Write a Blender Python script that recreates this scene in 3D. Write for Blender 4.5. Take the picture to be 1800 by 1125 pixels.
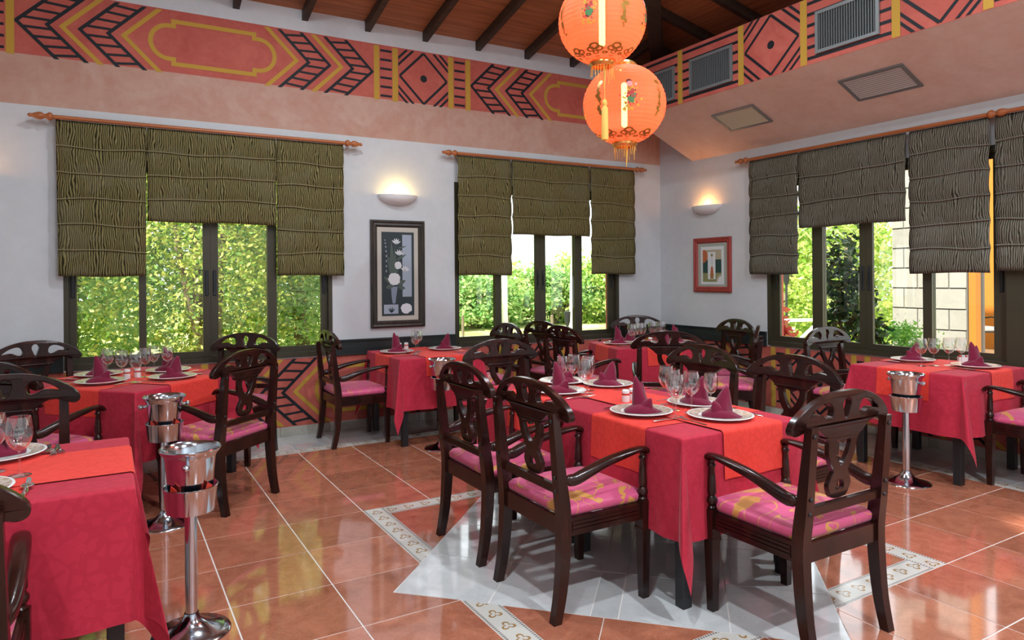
import bpy, bmesh, math, random
import numpy as np
from mathutils import Vector, Matrix

R = math.radians
PI = math.pi
sc = bpy.context.scene
COL = sc.collection
for o in list(bpy.data.objects):
    bpy.data.objects.remove(o)

# ------------------------------------------------------------------ camera
cam_d = bpy.data.cameras.new('camera')
cam = bpy.data.objects.new('camera', cam_d)
COL.objects.link(cam)
cam_d.sensor_fit = 'HORIZONTAL'
cam_d.sensor_width = 36.0
cam_d.lens = 1194.88 / 1800 * 36
cam_d.shift_x = (900 - 879.0) / 1800
cam_d.shift_y = -(562.5 - 487.78) / 1800
cam_d.clip_start = 0.05
cam_d.clip_end = 300
cam.matrix_world = (Matrix.Translation((0, 0, 1.43)) @ Matrix.Rotation(R(-29.986), 4, 'Z')
                    @ Matrix.Rotation(R(90), 4, 'X') @ Matrix.Rotation(-0.00727, 4, 'Z'))
sc.camera = cam

# ------------------------------------------------------------------ sky, sun, exposure
w = bpy.data.worlds.new('sky')
sc.world = w
w.use_nodes = True
bg = w.node_tree.nodes['Background']
bg.inputs[0].default_value = (0.90, 0.955, 1.0, 1)
bg.inputs[1].default_value = 2.2
sd = bpy.data.lights.new('sun', 'SUN')
sd.energy = 12.0
sd.angle = R(1.5)
sd.color = (1.0, 0.93, 0.80)
sun = bpy.data.objects.new('sun', sd)
COL.objects.link(sun)
_sv = Vector((-0.85, -0.30, 0.90))          # towards the sun: over the left end of the building
sun.rotation_euler = _sv.to_track_quat('Z', 'Y').to_euler()
sc.view_settings.view_transform = 'Standard'
sc.view_settings.look = 'None'
sc.view_settings.gamma = 1
sc.view_settings.use_curve_mapping = False
sc.view_settings.exposure = 0.22

# ------------------------------------------------------------------ helpers
def tag(o, label=None, cat=None, group=None, kind=None):
    if label: o['label'] = label
    if cat: o['category'] = cat
    if group: o['group'] = group
    if kind: o['kind'] = kind
    return o

def empty(name, loc=(0, 0, 0), rz=0.0, parent=None):
    o = bpy.data.objects.new(name, None)
    o.empty_display_size = 0.05
    COL.objects.link(o)
    o.location = loc
    o.rotation_euler = (0, 0, rz)
    if parent: o.parent = parent
    return o

def mesh_obj(name, me, mat=None, parent=None, loc=(0, 0, 0), rz=0.0):
    o = bpy.data.objects.new(name, me)
    COL.objects.link(o)
    if mat is not None and not me.materials:
        me.materials.append(mat)
    o.location = loc
    o.rotation_euler = (0, 0, rz)
    if parent: o.parent = parent
    return o

def bm_mesh(name, bm, mat=None, smooth=None, recalc=True):
    if recalc:
        bmesh.ops.recalc_face_normals(bm, faces=bm.faces)
    me = bpy.data.meshes.new(name)
    bm.to_mesh(me)
    bm.free()
    if smooth is not None:
        me.polygons.foreach_set('use_smooth', [True] * len(me.polygons))
        if smooth < 179:
            me.set_sharp_from_angle(angle=R(smooth))
    if mat is not None:
        me.materials.append(mat)
    return me

def obj(name, bm, mat, parent=None, smooth=None, loc=(0, 0, 0), rz=0.0):
    return mesh_obj(name, bm_mesh(name, bm, mat, smooth), None, parent, loc, rz)

def box(bm, x0, x1, y0, y1, z0, z1, bev=0.0):
    vs = [bm.verts.new(p) for p in ((x0, y0, z0), (x1, y0, z0), (x1, y1, z0), (x0, y1, z0),
                                    (x0, y0, z1), (x1, y0, z1), (x1, y1, z1), (x0, y1, z1))]
    fs = [bm.faces.new([vs[i] for i in f]) for f in ((0, 3, 2, 1), (4, 5, 6, 7), (0, 1, 5, 4), (1, 2, 6, 5), (2, 3, 7, 6), (3, 0, 4, 7))]
    if bev:
        es = set()
        for f in fs:
            es.update(f.edges)
        bmesh.ops.bevel(bm, geom=list(es), offset=bev, segments=1, affect='EDGES', profile=0.7)
    return fs

def NB():
    return bmesh.new()

def bxm(name, dims, mat, bev=0.0):
    bm = NB(); box(bm, *dims, bev=bev)
    return bm_mesh(name, bm, mat)

def bxo(name, dims, mat, parent=None, bev=0.0, loc=(0, 0, 0), rz=0.0):
    return mesh_obj(name, bxm(name, dims, mat, bev), None, parent, loc, rz)

def lathe(bm, prof, n=24, cx=0, cy=0, caps=True):
    rings = []
    for r, z in prof:
        rings.append([bm.verts.new((cx + r * math.cos(2 * PI * i / n), cy + r * math.sin(2 * PI * i / n), z)) for i in range(n)])
    for a, b in zip(rings, rings[1:]):
        for i in range(n):
            bm.faces.new((a[i], a[(i + 1) % n], b[(i + 1) % n], b[i]))
    if caps:
        if prof[0][0] > 1e-5: bm.faces.new(rings[0][::-1])
        if prof[-1][0] > 1e-5: bm.faces.new(rings[-1])
    return rings

def tube(bm, pts, rad, n=8, rz=None, caps=True, up=Vector((0, 0, 1))):
    """swept ellipse; rad = half width (list or number), rz = half height"""
    pts = [Vector(p) for p in pts]
    m = len(pts)
    if not hasattr(rad, '__len__'): rad = [rad] * m
    if rz is None: rz = rad
    if not hasattr(rz, '__len__'): rz = [rz] * m
    rings = []
    for i, p in enumerate(pts):
        d = (pts[min(i + 1, m - 1)] - pts[max(i - 1, 0)]).normalized()
        u = up
        if abs(d.dot(u)) > 0.95: u = Vector((0, 1, 0))
        s = d.cross(u).normalized()
        t = s.cross(d).normalized()
        rings.append([bm.verts.new(p + s * (rad[i] * math.cos(2 * PI * k / n)) + t * (rz[i] * math.sin(2 * PI * k / n))) for k in range(n)])
    for a, b in zip(rings, rings[1:]):
        for k in range(n):
            bm.faces.new((a[k], a[(k + 1) % n], b[(k + 1) % n], b[k]))
    if caps:
        bm.faces.new(rings[0][::-1]); bm.faces.new(rings[-1])
    return rings

def rect_sweep(bm, secs):
    """secs: list of 4-point rectangles"""
    rr = [[bm.verts.new(p) for p in s] for s in secs]
    for a, b in zip(rr, rr[1:]):
        for k in range(4):
            bm.faces.new((a[k], a[(k + 1) % 4], b[(k + 1) % 4], b[k]))
    bm.faces.new(rr[0][::-1]); bm.faces.new(rr[-1])

def catmull(pts, closed=True, n=5):
    out = []
    m = len(pts)
    rng = range(m) if closed else range(m - 1)
    for i in rng:
        g = lambda k: pts[k % m] if closed else pts[max(0, min(m - 1, k))]
        p0, p1, p2, p3 = g(i - 1), g(i), g(i + 1), g(i + 2)
        for k in range(n):
            t = k / n
            out.append(tuple(0.5 * ((2 * b) + (-a + c) * t + (2 * a - 5 * b + 4 * c - d) * t * t + (-a + 3 * b - 3 * c + d) * t ** 3)
                             for a, b, c, d in zip(p0, p1, p2, p3)))
    if not closed: out.append(tuple(pts[-1]))
    return out

def mirror(pts):
    """right half, from the top centre to the bottom centre -> closed outline"""
    return pts + [(-x, y) for x, y in reversed(pts) if abs(x) > 1e-6]

def plate_mesh(name, loops, thick, mat, bevel=0.0, warp=None, smooth=35):
    """flat board cut from loops (outline first, then holes) in x,z; thickness along y"""
    cu = bpy.data.curves.new(name, 'CURVE')
    cu.dimensions = '2D'
    cu.fill_mode = 'BOTH'
    cu.extrude = thick / 2 - bevel
    cu.bevel_depth = bevel
    cu.bevel_resolution = 0
    cu.offset = -bevel
    for lp in loops:
        sp = cu.splines.new('POLY')
        sp.points.add(len(lp) - 1)
        for p, q in zip(sp.points, lp):
            p.co = (q[0], q[1], 0, 1)
        sp.use_cyclic_u = True
    co = bpy.data.objects.new(name, cu)
    COL.objects.link(co)
    dg = bpy.context.evaluated_depsgraph_get()
    me = bpy.data.meshes.new_from_object(co.evaluated_get(dg))
    bpy.data.objects.remove(co)
    bpy.data.curves.remove(cu)
    for v in me.vertices:
        x, y, z = v.co
        p = (x, -z, y)
        if warp: p = warp(*p)
        v.co = p
    bm = NB(); bm.from_mesh(me)
    bmesh.ops.remove_doubles(bm, verts=bm.verts, dist=1e-5)
    bmesh.ops.recalc_face_normals(bm, faces=bm.faces)
    bm.to_mesh(me); bm.free()
    me.polygons.foreach_set('use_smooth', [True] * len(me.polygons))
    me.set_sharp_from_angle(angle=R(smooth))
    me.materials.clear(); me.materials.append(mat)
    me.name = name
    return me

def copy_tree(o, parent=None):
    c = o.copy()
    COL.objects.link(c)
    c.parent = parent
    for ch in list(o.children):
        copy_tree(ch, c)
    return c

class Maker:
    """first use places the original, later uses place copies"""
    def __init__(self, root): self.root, self.used = root, False
    def put(self, loc, rz, label=None, group=None):
        o = self.root
        if self.used: o = copy_tree(self.root)
        self.used = True
        o.location = loc
        o.rotation_euler = (0, 0, rz)
        if label: o['label'] = label
        if group: o['group'] = group
        return o

def rect(x0, x1, z0, z1):
    return [(x0, z0), (x1, z0), (x1, z1), (x0, z1)]

def ellipse(cx, cz, rx, rz, n=20):
    return [(cx + rx * math.cos(2 * PI * i / n), cz + rz * math.sin(2 * PI * i / n)) for i in range(n)]

def clip_poly(poly, keep):
    """convex clip; keep = list of (a,b,c) with a*x+b*y<=c"""
    for a, b, c in keep:
        out = []
        for i in range(len(poly)):
            p, q = poly[i], poly[(i + 1) % len(poly)]
            dp, dq = a * p[0] + b * p[1] - c, a * q[0] + b * q[1] - c
            if dp <= 1e-9: out.append(p)
            if (dp < -1e-9 and dq > 1e-9) or (dp > 1e-9 and dq < -1e-9):
                t = dp / (dp - dq)
                out.append((p[0] + (q[0] - p[0]) * t, p[1] + (q[1] - p[1]) * t))
        poly = out
        if len(poly) < 3: return []
    return poly

# ------------------------------------------------------------------ materials
MATS = {}
def mat(name, col=(0.8, 0.8, 0.8), rough=0.5, metal=0.0, spec=0.5, **kw):
    m = bpy.data.materials.new(name)
    m.use_nodes = True
    b = m.node_tree.nodes['Principled BSDF']
    b.inputs['Base Color'].default_value = (*col, 1)
    b.inputs['Roughness'].default_value = rough
    b.inputs['Metallic'].default_value = metal
    b.inputs['Specular IOR Level'].default_value = spec
    for k, v in kw.items():
        b.inputs[k.replace('_', ' ')].default_value = v
    MATS[name] = m
    return m

def nt(m):
    t = m.node_tree
    return t, t.nodes['Principled BSDF']

def node(t, typ, **kw):
    n = t.nodes.new(typ)
    for k, v in kw.items():
        setattr(n, k, v)
    return n

def link(t, a, b):
    t.links.new(a, b)

def coords(t, kind='Object', scale=(1, 1, 1), rot=(0, 0, 0)):
    tc = node(t, 'ShaderNodeTexCoord')
    mp = node(t, 'ShaderNodeMapping')
    mp.inputs['Scale'].default_value = scale
    mp.inputs['Rotation'].default_value = rot
    link(t, tc.outputs[kind], mp.inputs[0])
    return mp.outputs[0]

def ramp(t, stops, interp='LINEAR'):
    r = node(t, 'ShaderNodeValToRGB')
    r.color_ramp.interpolation = interp
    el = r.color_ramp.elements
    while len(el) < len(stops): el.new(0.5)
    for e, (p, c) in zip(el, stops):
        e.position = p
        e.color = (*c, 1)
    return r

def math_n(t, op, a, b=None, clamp=False):
    n = node(t, 'ShaderNodeMath', operation=op)
    n.use_clamp = clamp
    for i, v in enumerate((a, b)):
        if v is None: continue
        if isinstance(v, (int, float)): n.inputs[i].default_value = v
        else: link(t, v, n.inputs[i])
    return n.outputs[0]

def mixc(t, fac, a, b, typ='MIX'):
    n = node(t, 'ShaderNodeMix', data_type='RGBA', blend_type=typ)
    for i, v in ((0, fac), (6, a), (7, b)):
        if isinstance(v, (int, float)): n.inputs[i].default_value = v
        elif isinstance(v, tuple): n.inputs[i].default_value = (*v, 1)
        else: link(t, v, n.inputs[i])
    return n.outputs[2]

def noise(t, vec, scale, detail=3, rough=0.5, dist=0.0):
    n = node(t, 'ShaderNodeTexNoise')
    n.inputs['Scale'].default_value = scale
    n.inputs['Detail'].default_value = detail
    n.inputs['Roughness'].default_value = rough
    n.inputs['Distortion'].default_value = dist
    link(t, vec, n.inputs['Vector'])
    return n

def bump(t, b, h, strength=0.2, dist=0.01):
    n = node(t, 'ShaderNodeBump')
    n.inputs['Strength'].default_value = strength
    n.inputs['Distance'].default_value = dist
    link(t, h, n.inputs['Height'])
    link(t, n.outputs[0], b.inputs['Normal'])

def grain_mat(name, c1, c2, rough=0.35, scale=(3, 60, 60), spec=0.5, kind='Object', coat=0.0):
    m = mat(name, c1, rough, spec=spec)
    t, b = nt(m)
    v = coords(t, kind, scale)
    n = noise(t, v, 1.0, 4, 0.6, 0.6)
    r = ramp(t, [(0.3, c1), (0.7, c2)])
    link(t, n.outputs[0], r.inputs[0]); link(t, r.outputs[0], b.inputs['Base Color'])
    bump(t, b, n.outputs[0], 0.06, 0.002)
    b.inputs['Coat Weight'].default_value = coat
    b.inputs['Coat Roughness'].default_value = 0.15
    return m

WOOD = grain_mat('mahogany_wood', (0.009, 0.0028, 0.0024), (0.036, 0.0095, 0.006), 0.24, (14, 14, 3), coat=0.12, spec=0.38)
BLACKWOOD = mat('black_wood', (0.012, 0.012, 0.014), 0.4)
RAFTER = grain_mat('rafter_wood', (0.020, 0.012, 0.008), (0.055, 0.032, 0.02), 0.55, (2, 20, 20))
RODW = grain_mat('rod_wood', (0.34, 0.10, 0.03), (0.46, 0.15, 0.05), 0.35, (2, 40, 40))
PLANK = grain_mat('roof_plank_wood', (0.22, 0.075, 0.028), (0.42, 0.155, 0.06), 0.5, (1.2, 25, 25))
ALU = mat('dark_bronze_aluminium', (0.050, 0.044, 0.025), 0.42, 0.2)
ALU2 = mat('black_window_latch', (0.008, 0.010, 0.012), 0.3)
STEEL = mat('polished_steel', (0.64, 0.72, 0.80), 0.13, 1.0)
STEELB = mat('brushed_cutlery_steel', (0.75, 0.74, 0.72), 0.18, 1.0)
CERAM = mat('white_porcelain', (0.82, 0.82, 0.80), 0.12)
GOLDP = mat('mural_gold_paint', (0.50, 0.29, 0.045), 0.7, spec=0.2)
BLACKP = mat('mural_black_paint', (0.010, 0.012, 0.016), 0.6, spec=0.3)
DADO = grain_mat('dark_green_wood', (0.010, 0.016, 0.016), (0.020, 0.030, 0.030), 0.38, (2, 30, 30))
GROUT = mat('pale_grout', (0.74, 0.70, 0.66), 0.8)
VENTM = mat('grey_vent_metal', (0.20, 0.215, 0.215), 0.5, 0.3)
VENTC = mat('cream_vent_metal', (0.72, 0.66, 0.50), 0.5, 0.0)
VENTD = mat('dark_duct', (0.012, 0.014, 0.015), 0.7)
SCONCE = mat('white_plaster_lamp', (0.80, 0.80, 0.80), 0.6)
GOLDM = mat('gold_foil', (0.85, 0.55, 0.16), 0.25, 0.9)
GOLDT = mat('gold_thread', (0.85, 0.52, 0.10), 0.6)
IRON = mat('black_wrought_iron', (0.03, 0.035, 0.04), 0.5, 0.5)
REDEXT = mat('red_exterior_plaster', (0.55, 0.12, 0.09), 0.8)
ORANGE = mat('orange_exterior_plaster', (0.36, 0.125, 0.010), 0.8)
WHITEP = mat('white_exterior_paint', (0.85, 0.85, 0.82), 0.7)
TRUNK = grain_mat('brown_bark', (0.10, 0.075, 0.05), (0.24, 0.19, 0.13), 0.9, (10, 10, 2))

def plaster(name, bands, spec=0.25):
    """bands: list of (z_top, colour_a, colour_b) from the floor up (painted zones of one wall)"""
    m = mat(name, (1, 1, 1), 0.75, spec=spec)
    t, b = nt(m)
    v = coords(t, 'Object')
    n = noise(t, v, 2.6, 6, 0.65, 0.9)
    n2 = noise(t, v, 14, 4, 0.6, 0.5)
    f = math_n(t, 'ADD', math_n(t, 'MULTIPLY', n.outputs[0], 0.7), math_n(t, 'MULTIPLY', n2.outputs[0], 0.3))
    f = math_n(t, 'MULTIPLY', math_n(t, 'SUBTRACT', f, 0.36), 3.4, True)
    sep = node(t, 'ShaderNodeSeparateXYZ')
    tc = node(t, 'ShaderNodeTexCoord')
    link(t, tc.outputs['Object'], sep.inputs[0])
    zz = math_n(t, 'DIVIDE', sep.outputs[2], 5.0)
    sa, sb, p = [], [], 0.0
    for zt, ca, cb in bands:
        sa.append((p / 5, ca)); sb.append((p / 5, cb)); p = zt
    ra, rb = ramp(t, sa, 'CONSTANT'), ramp(t, sb, 'CONSTANT')
    link(t, zz, ra.inputs[0]); link(t, zz, rb.inputs[0])
    link(t, mixc(t, f, ra.outputs[0], rb.outputs[0]), b.inputs['Base Color'])
    bump(t, b, n2.outputs[0], 0.08, 0.004)
    return m

WHITE_A, WHITE_B = (0.55, 0.565, 0.58), (0.60, 0.615, 0.63)
RED_A, RED_B = (0.43, 0.085, 0.065), (0.54, 0.135, 0.10)
PINK_A, PINK_B = (0.47, 0.25, 0.185), (0.54, 0.36, 0.29)
PL_LEFT = plaster('painted_plaster_left', [(0.70, RED_A, RED_B), (2.775, WHITE_A, WHITE_B), (3.168, PINK_A, PINK_B), (3.702, RED_A, RED_B), (5, WHITE_A, WHITE_B)])
PL_RIGHT = plaster('painted_plaster_right', [(0.70, RED_A, RED_B), (5, WHITE_A, WHITE_B)])
PL_BULK = plaster('painted_plaster_bulkhead', [(5, RED_A, RED_B)])
PL_SOFF = plaster('painted_plaster_soffit', [(5, (0.66, 0.46, 0.38), (0.74, 0.58, 0.51))])
PL_WHITE = plaster('white_plaster', [(5, WHITE_A, WHITE_B)])

def tile_mat(name, c1, c2, c3, rough, scale=7.0, coat=0.0):
    m = mat(name, c1, rough, spec=0.9)
    t, b = nt(m)
    tc = node(t, 'ShaderNodeTexCoord')
    oi = node(t, 'ShaderNodeObjectInfo')
    ad = node(t, 'ShaderNodeVectorMath', operation='ADD')
    cmb = node(t, 'ShaderNodeCombineXYZ')
    r10 = math_n(t, 'MULTIPLY', oi.outputs['Random'], 37.0)
    link(t, r10, cmb.inputs[0]); link(t, r10, cmb.inputs[1])
    link(t, tc.outputs['Object'], ad.inputs[0]); link(t, cmb.outputs[0], ad.inputs[1])
    n = noise(t, ad.outputs[0], scale, 6, 0.65, 1.2)
    n2 = noise(t, ad.outputs[0], scale * 2.2, 8, 0.7, 2.5)
    r = ramp(t, [(0.25, c1), (0.6, c2)])
    link(t, n.outputs[0], r.inputs[0])
    vein = math_n(t, 'MULTIPLY', math_n(t, 'LESS_THAN', math_n(t, 'ABSOLUTE', math_n(t, 'SUBTRACT', n2.outputs[0], 0.5)), 0.010), 0.35)
    c = mixc(t, vein, r.outputs[0], c3)
    hv = node(t, 'ShaderNodeHueSaturation')
    hv.inputs['Value'].default_value = 1
    link(t, math_n(t, 'ADD', math_n(t, 'MULTIPLY', oi.outputs['Random'], 0.2), 0.9), hv.inputs['Value'])
    link(t, c, hv.inputs['Color'])
    link(t, hv.outputs[0], b.inputs['Base Color'])
    rr = math_n(t, 'ADD', math_n(t, 'MULTIPLY', n2.outputs[0], 0.06), rough - 0.03)
    link(t, rr, b.inputs['Roughness'])
    bump(t, b, n2.outputs[0], 0.025, 0.002)
    b.inputs['Coat Weight'].default_value = coat
    b.inputs['Coat IOR'].default_value = 1.8
    b.inputs['Coat Roughness'].default_value = 0.05
    return m

TERRA = tile_mat('terracotta_tile', (0.34, 0.105, 0.055), (0.50, 0.175, 0.10), (0.62, 0.34, 0.24), 0.085, 7.0, 0.6)
LIGHTT = tile_mat('light_stone_tile', (0.54, 0.55, 0.545), (0.66, 0.67, 0.665), (0.75, 0.75, 0.74), 0.085, 7.0, 0.6)
SKIRT = tile_mat('beige_skirting_tile', (0.36, 0.34, 0.28), (0.46, 0.43, 0.36), (0.55, 0.52, 0.46), 0.2)

def border_mat():
    """pale strip with brown clover flowers and dashed grey edges; uv in metres, v across -0.065..0.065"""
    m = mat('clover_border_tile', (0.5, 0.48, 0.43), 0.16, spec=0.6)
    t, b = nt(m)
    uv = node(t, 'ShaderNodeUVMap')
    sep = node(t, 'ShaderNodeSeparateXYZ')
    link(t, uv.outputs[0], sep.inputs[0])
    u, v = sep.outputs[0], sep.outputs[1]
    P = 0.112
    cu = math_n(t, 'SUBTRACT', math_n(t, 'FRACT', math_n(t, 'DIVIDE', u, P)), 0.5)
    x = math_n(t, 'MULTIPLY', cu, P)
    r = math_n(t, 'SQRT', math_n(t, 'ADD', math_n(t, 'MULTIPLY', x, x), math_n(t, 'MULTIPLY', v, v)))
    a = math_n(t, 'ARCTAN2', v, x)
    pet = math_n(t, 'ABSOLUTE', math_n(t, 'COSINE', math_n(t, 'MULTIPLY', a, 1.5)))
    rad = math_n(t, 'ADD', math_n(t, 'MULTIPLY', pet, 0.022), 0.013)
    outer = math_n(t, 'LESS_THAN', r, rad)
    inner = math_n(t, 'LESS_THAN', r, math_n(t, 'SUBTRACT', rad, 0.011))
    fl = math_n(t, 'SUBTRACT', outer, inner, True)
    av = math_n(t, 'ABSOLUTE', v)
    ed = math_n(t, 'MULTIPLY', math_n(t, 'GREATER_THAN', av, 0.051), math_n(t, 'LESS_THAN', av, 0.062))
    ds = math_n(t, 'GREATER_THAN', math_n(t, 'FRACT', math_n(t, 'DIVIDE', u, 0.0135)), 0.45)
    c = mixc(t, fl, (0.60, 0.58, 0.53), (0.34, 0.20, 0.08))
    c = mixc(t, math_n(t, 'MULTIPLY', ed, ds), c, (0.17, 0.15, 0.14))
    link(t, c, b.inputs['Base Color'])
    return m
BORDER = border_mat()

def cloth_mat(name, c1, c2, scale, rough=0.75, sheen=0.1):
    m = mat(name, c1, rough, spec=0.3)
    t, b = nt(m)
    uv = node(t, 'ShaderNodeUVMap')
    vo = node(t, 'ShaderNodeTexVoronoi')
    vo.inputs['Scale'].default_value = scale
    vo.feature = 'DISTANCE_TO_EDGE'
    link(t, uv.outputs[0], vo.inputs['Vector'])
    n = noise(t, uv.outputs[0], scale * 0.8, 3, 0.5, 1.0)
    f = math_n(t, 'MULTIPLY', math_n(t, 'LESS_THAN', vo.outputs['Distance'], 0.13), math_n(t, 'GREATER_THAN', n.outputs[0], 0.42))
    n3 = noise(t, uv.outputs[0], 900, 2)
    link(t, mixc(t, f, c1, c2), b.inputs['Base Color'])
    bump(t, b, n3.outputs[0], 0.15, 0.001)
    b.inputs['Sheen Weight'].default_value = sheen
    b.inputs['Sheen Roughness'].default_value = 0.4
    return m
BURG = cloth_mat('burgundy_damask', (0.49, 0.022, 0.050), (0.445, 0.018, 0.043), 20)
RUN = cloth_mat('orange_red_damask', (0.78, 0.052, 0.036), (0.73, 0.044, 0.030), 26)
NAPK = mat('plum_napkin_linen', (0.175, 0.006, 0.032), 0.8, spec=0.2)
NAPK.node_tree.nodes['Principled BSDF'].inputs['Sheen Weight'].default_value = 0.3
REDN = mat('red_napkin_linen', (0.55, 0.04, 0.02), 0.8)

def cushion_mat():
    m = mat('pink_floral_satin', (0.62, 0.10, 0.28), 0.42, spec=0.4)
    t, b = nt(m)
    tc = node(t, 'ShaderNodeTexCoord')
    oi = node(t, 'ShaderNodeObjectInfo')
    mp = node(t, 'ShaderNodeMapping')
    link(t, tc.outputs['Object'], mp.inputs[0])
    cmb = node(t, 'ShaderNodeCombineXYZ')
    link(t, math_n(t, 'MULTIPLY', oi.outputs['Random'], 9.0), cmb.inputs[0])
    link(t, cmb.outputs[0], mp.inputs['Location'])
    n1 = noise(t, mp.outputs[0], 5.0, 2, 0.5, 1.3)
    n2 = noise(t, mp.outputs[0], 4.0, 1, 0.4, 2.5)
    leaf = math_n(t, 'GREATER_THAN', n1.outputs[0], 0.605)
    stem = math_n(t, 'LESS_THAN', math_n(t, 'ABSOLUTE', math_n(t, 'SUBTRACT', n2.outputs[0], 0.46)), 0.011)
    f = math_n(t, 'MAXIMUM', leaf, stem)
    n3 = noise(t, mp.outputs[0], 30, 3, 0.6)
    gold = mixc(t, n3.outputs[0], (0.62, 0.36, 0.03), (0.70, 0.33, 0.10))
    base = mixc(t, n3.outputs[0], (0.60, 0.075, 0.19), (0.70, 0.12, 0.26))
    link(t, mixc(t, math_n(t, 'MULTIPLY', f, 0.9), base, gold), b.inputs['Base Color'])
    st = noise(t, coords(t, 'Object', (120, 120, 3)), 1.0, 2)
    bump(t, b, st.outputs[0], 0.12, 0.002)
    b.inputs['Sheen Weight'].default_value = 0.2
    return m
CUSH = cushion_mat()

def blind_mat(name, dark, lite, grey):
    m = bpy.data.materials.new(name)
    m.use_nodes = True
    t = m.node_tree
    b = t.nodes['Principled BSDF']
    uv = node(t, 'ShaderNodeUVMap')
    wn = noise(t, uv.outputs[0], 3.0, 3, 0.5)
    sep = node(t, 'ShaderNodeSeparateXYZ')
    link(t, uv.outputs[0], sep.inputs[0])
    mp = node(t, 'ShaderNodeMapping')
    mp.inputs['Scale'].default_value = (1, 0.35, 1)
    link(t, uv.outputs[0], mp.inputs[0])
    n = noise(t, mp.outputs[0], 9.0, 3, 0.5)
    x = math_n(t, 'ADD', math_n(t, 'MULTIPLY', sep.outputs[0], 68.0), math_n(t, 'MULTIPLY', n.outputs[0], 5.5))
    s = math_n(t, 'SINE', math_n(t, 'MULTIPLY', x, 6.2832))
    r = ramp(t, [(0.34, dark), (0.58, lite)])
    link(t, math_n(t, 'ADD', math_n(t, 'MULTIPLY', s, 0.5), 0.5), r.inputs[0])
    c = mixc(t, math_n(t, 'MULTIPLY', math_n(t, 'GREATER_THAN', wn.outputs[0], 0.56), 0.25), r.outputs[0], grey)
    link(t, c, b.inputs['Base Color'])
    b.inputs['Roughness'].default_value = 0.85
    b.inputs['Specular IOR Level'].default_value = 0.15
    tr = node(t, 'ShaderNodeBsdfTranslucent')
    link(t, c, tr.inputs[0])
    mx = node(t, 'ShaderNodeMixShader')
    mx.inputs[0].default_value = 0.22
    out = t.nodes['Material Output']
    link(t, b.outputs[0], mx.inputs[1]); link(t, tr.outputs[0], mx.inputs[2]); link(t, mx.outputs[0], out.inputs[0])
    return m
BLIND_A = blind_mat('olive_striped_blind', (0.036, 0.031, 0.013), (0.275, 0.228, 0.095), (0.20, 0.18, 0.11))
BLIND_B = blind_mat('brown_striped_blind', (0.042, 0.038, 0.028), (0.230, 0.210, 0.160), (0.19, 0.18, 0.15))
TUCK_A = mat('olive_blind_cord', (0.25, 0.215, 0.11), 0.85)
TUCK_B = mat('brown_blind_cord', (0.19, 0.175, 0.14), 0.85)

def pane_mat(name, fac, tint=(1, 1, 1), rough=0.0):
    m = bpy.data.materials.new(name)
    m.use_nodes = True
    t = m.node_tree
    t.nodes.remove(t.nodes['Principled BSDF'])
    out = t.nodes['Material Output']
    tr = node(t, 'ShaderNodeBsdfTransparent')
    tr.inputs[0].default_value = (*tint, 1)
    gl = node(t, 'ShaderNodeBsdfGlossy')
    gl.inputs['Roughness'].default_value = rough
    gl.inputs['Color'].default_value = (1, 1, 1, 1)
    lw = node(t, 'ShaderNodeLayerWeight')
    lw.inputs[0].default_value = 0.5
    fr = math_n(t, 'ADD', math_n(t, 'MULTIPLY', math_n(t, 'POWER', lw.outputs['Facing'], 4.0), 0.7), 0.04)
    mx = node(t, 'ShaderNodeMixShader')
    link(t, math_n(t, 'MULTIPLY', fr, fac, True), mx.inputs[0])
    link(t, tr.outputs[0], mx.inputs[1]); link(t, gl.outputs[0], mx.inputs[2]); link(t, mx.outputs[0], out.inputs[0])
    return m
PANE = pane_mat('window_glass', 0.6, (0.98, 0.99, 0.98))
GLASS = pane_mat('drinking_glass', 2.6, (0.985, 0.987, 0.99), 0.02)

def emit_paper():
    """lit paper lantern: translucent peach paper"""
    m = bpy.data.materials.new('peach_lantern_paper')
    m.use_nodes = True
    t = m.node_tree
    b = t.nodes['Principled BSDF']
    b.inputs['Base Color'].default_value = (0.95, 0.24, 0.12, 1)
    b.inputs['Roughness'].default_value = 0.6
    tr = node(t, 'ShaderNodeBsdfTranslucent')
    tr.inputs[0].default_value = (1.0, 0.21, 0.12, 1)
    mx = node(t, 'ShaderNodeMixShader')
    mx.inputs[0].default_value = 0.6
    link(t, b.outputs[0], mx.inputs[1]); link(t, tr.outputs[0], mx.inputs[2])
    tp = node(t, 'ShaderNodeBsdfTransparent')
    tp.inputs[0].default_value = (1.0, 0.75, 0.5, 1)
    m2 = node(t, 'ShaderNodeMixShader')
    m2.inputs[0].default_value = 0.10
    link(t, mx.outputs[0], m2.inputs[1]); link(t, tp.outputs[0], m2.inputs[2])
    link(t, m2.outputs[0], t.nodes['Material Output'].inputs[0])
    return m
PAPER = emit_paper()

def leaf_mat(name, cols, trans=0.45, rough=0.5):
    m = bpy.data.materials.new(name)
    m.use_nodes = True
    t = m.node_tree
    b = t.nodes['Principled BSDF']
    g = node(t, 'ShaderNodeNewGeometry')
    r = ramp(t, [(i / max(1, len(cols) - 1), c) for i, c in enumerate(cols)])
    link(t, g.outputs['Random Per Island'], r.inputs[0])
    link(t, r.outputs[0], b.inputs['Base Color'])
    b.inputs['Roughness'].default_value = rough
    tr = node(t, 'ShaderNodeBsdfTranslucent')
    link(t, r.outputs[0], tr.inputs[0])
    mx = node(t, 'ShaderNodeMixShader')
    mx.inputs[0].default_value = trans
    link(t, b.outputs[0], mx.inputs[1]); link(t, tr.outputs[0], mx.inputs[2])
    link(t, mx.outputs[0], t.nodes['Material Output'].inputs[0])
    return m
LEAF_Y = leaf_mat('yellow_green_leaves', [(0.14, 0.30, 0.06), (0.32, 0.48, 0.08), (0.52, 0.58, 0.12), (0.72, 0.72, 0.28)])
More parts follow.
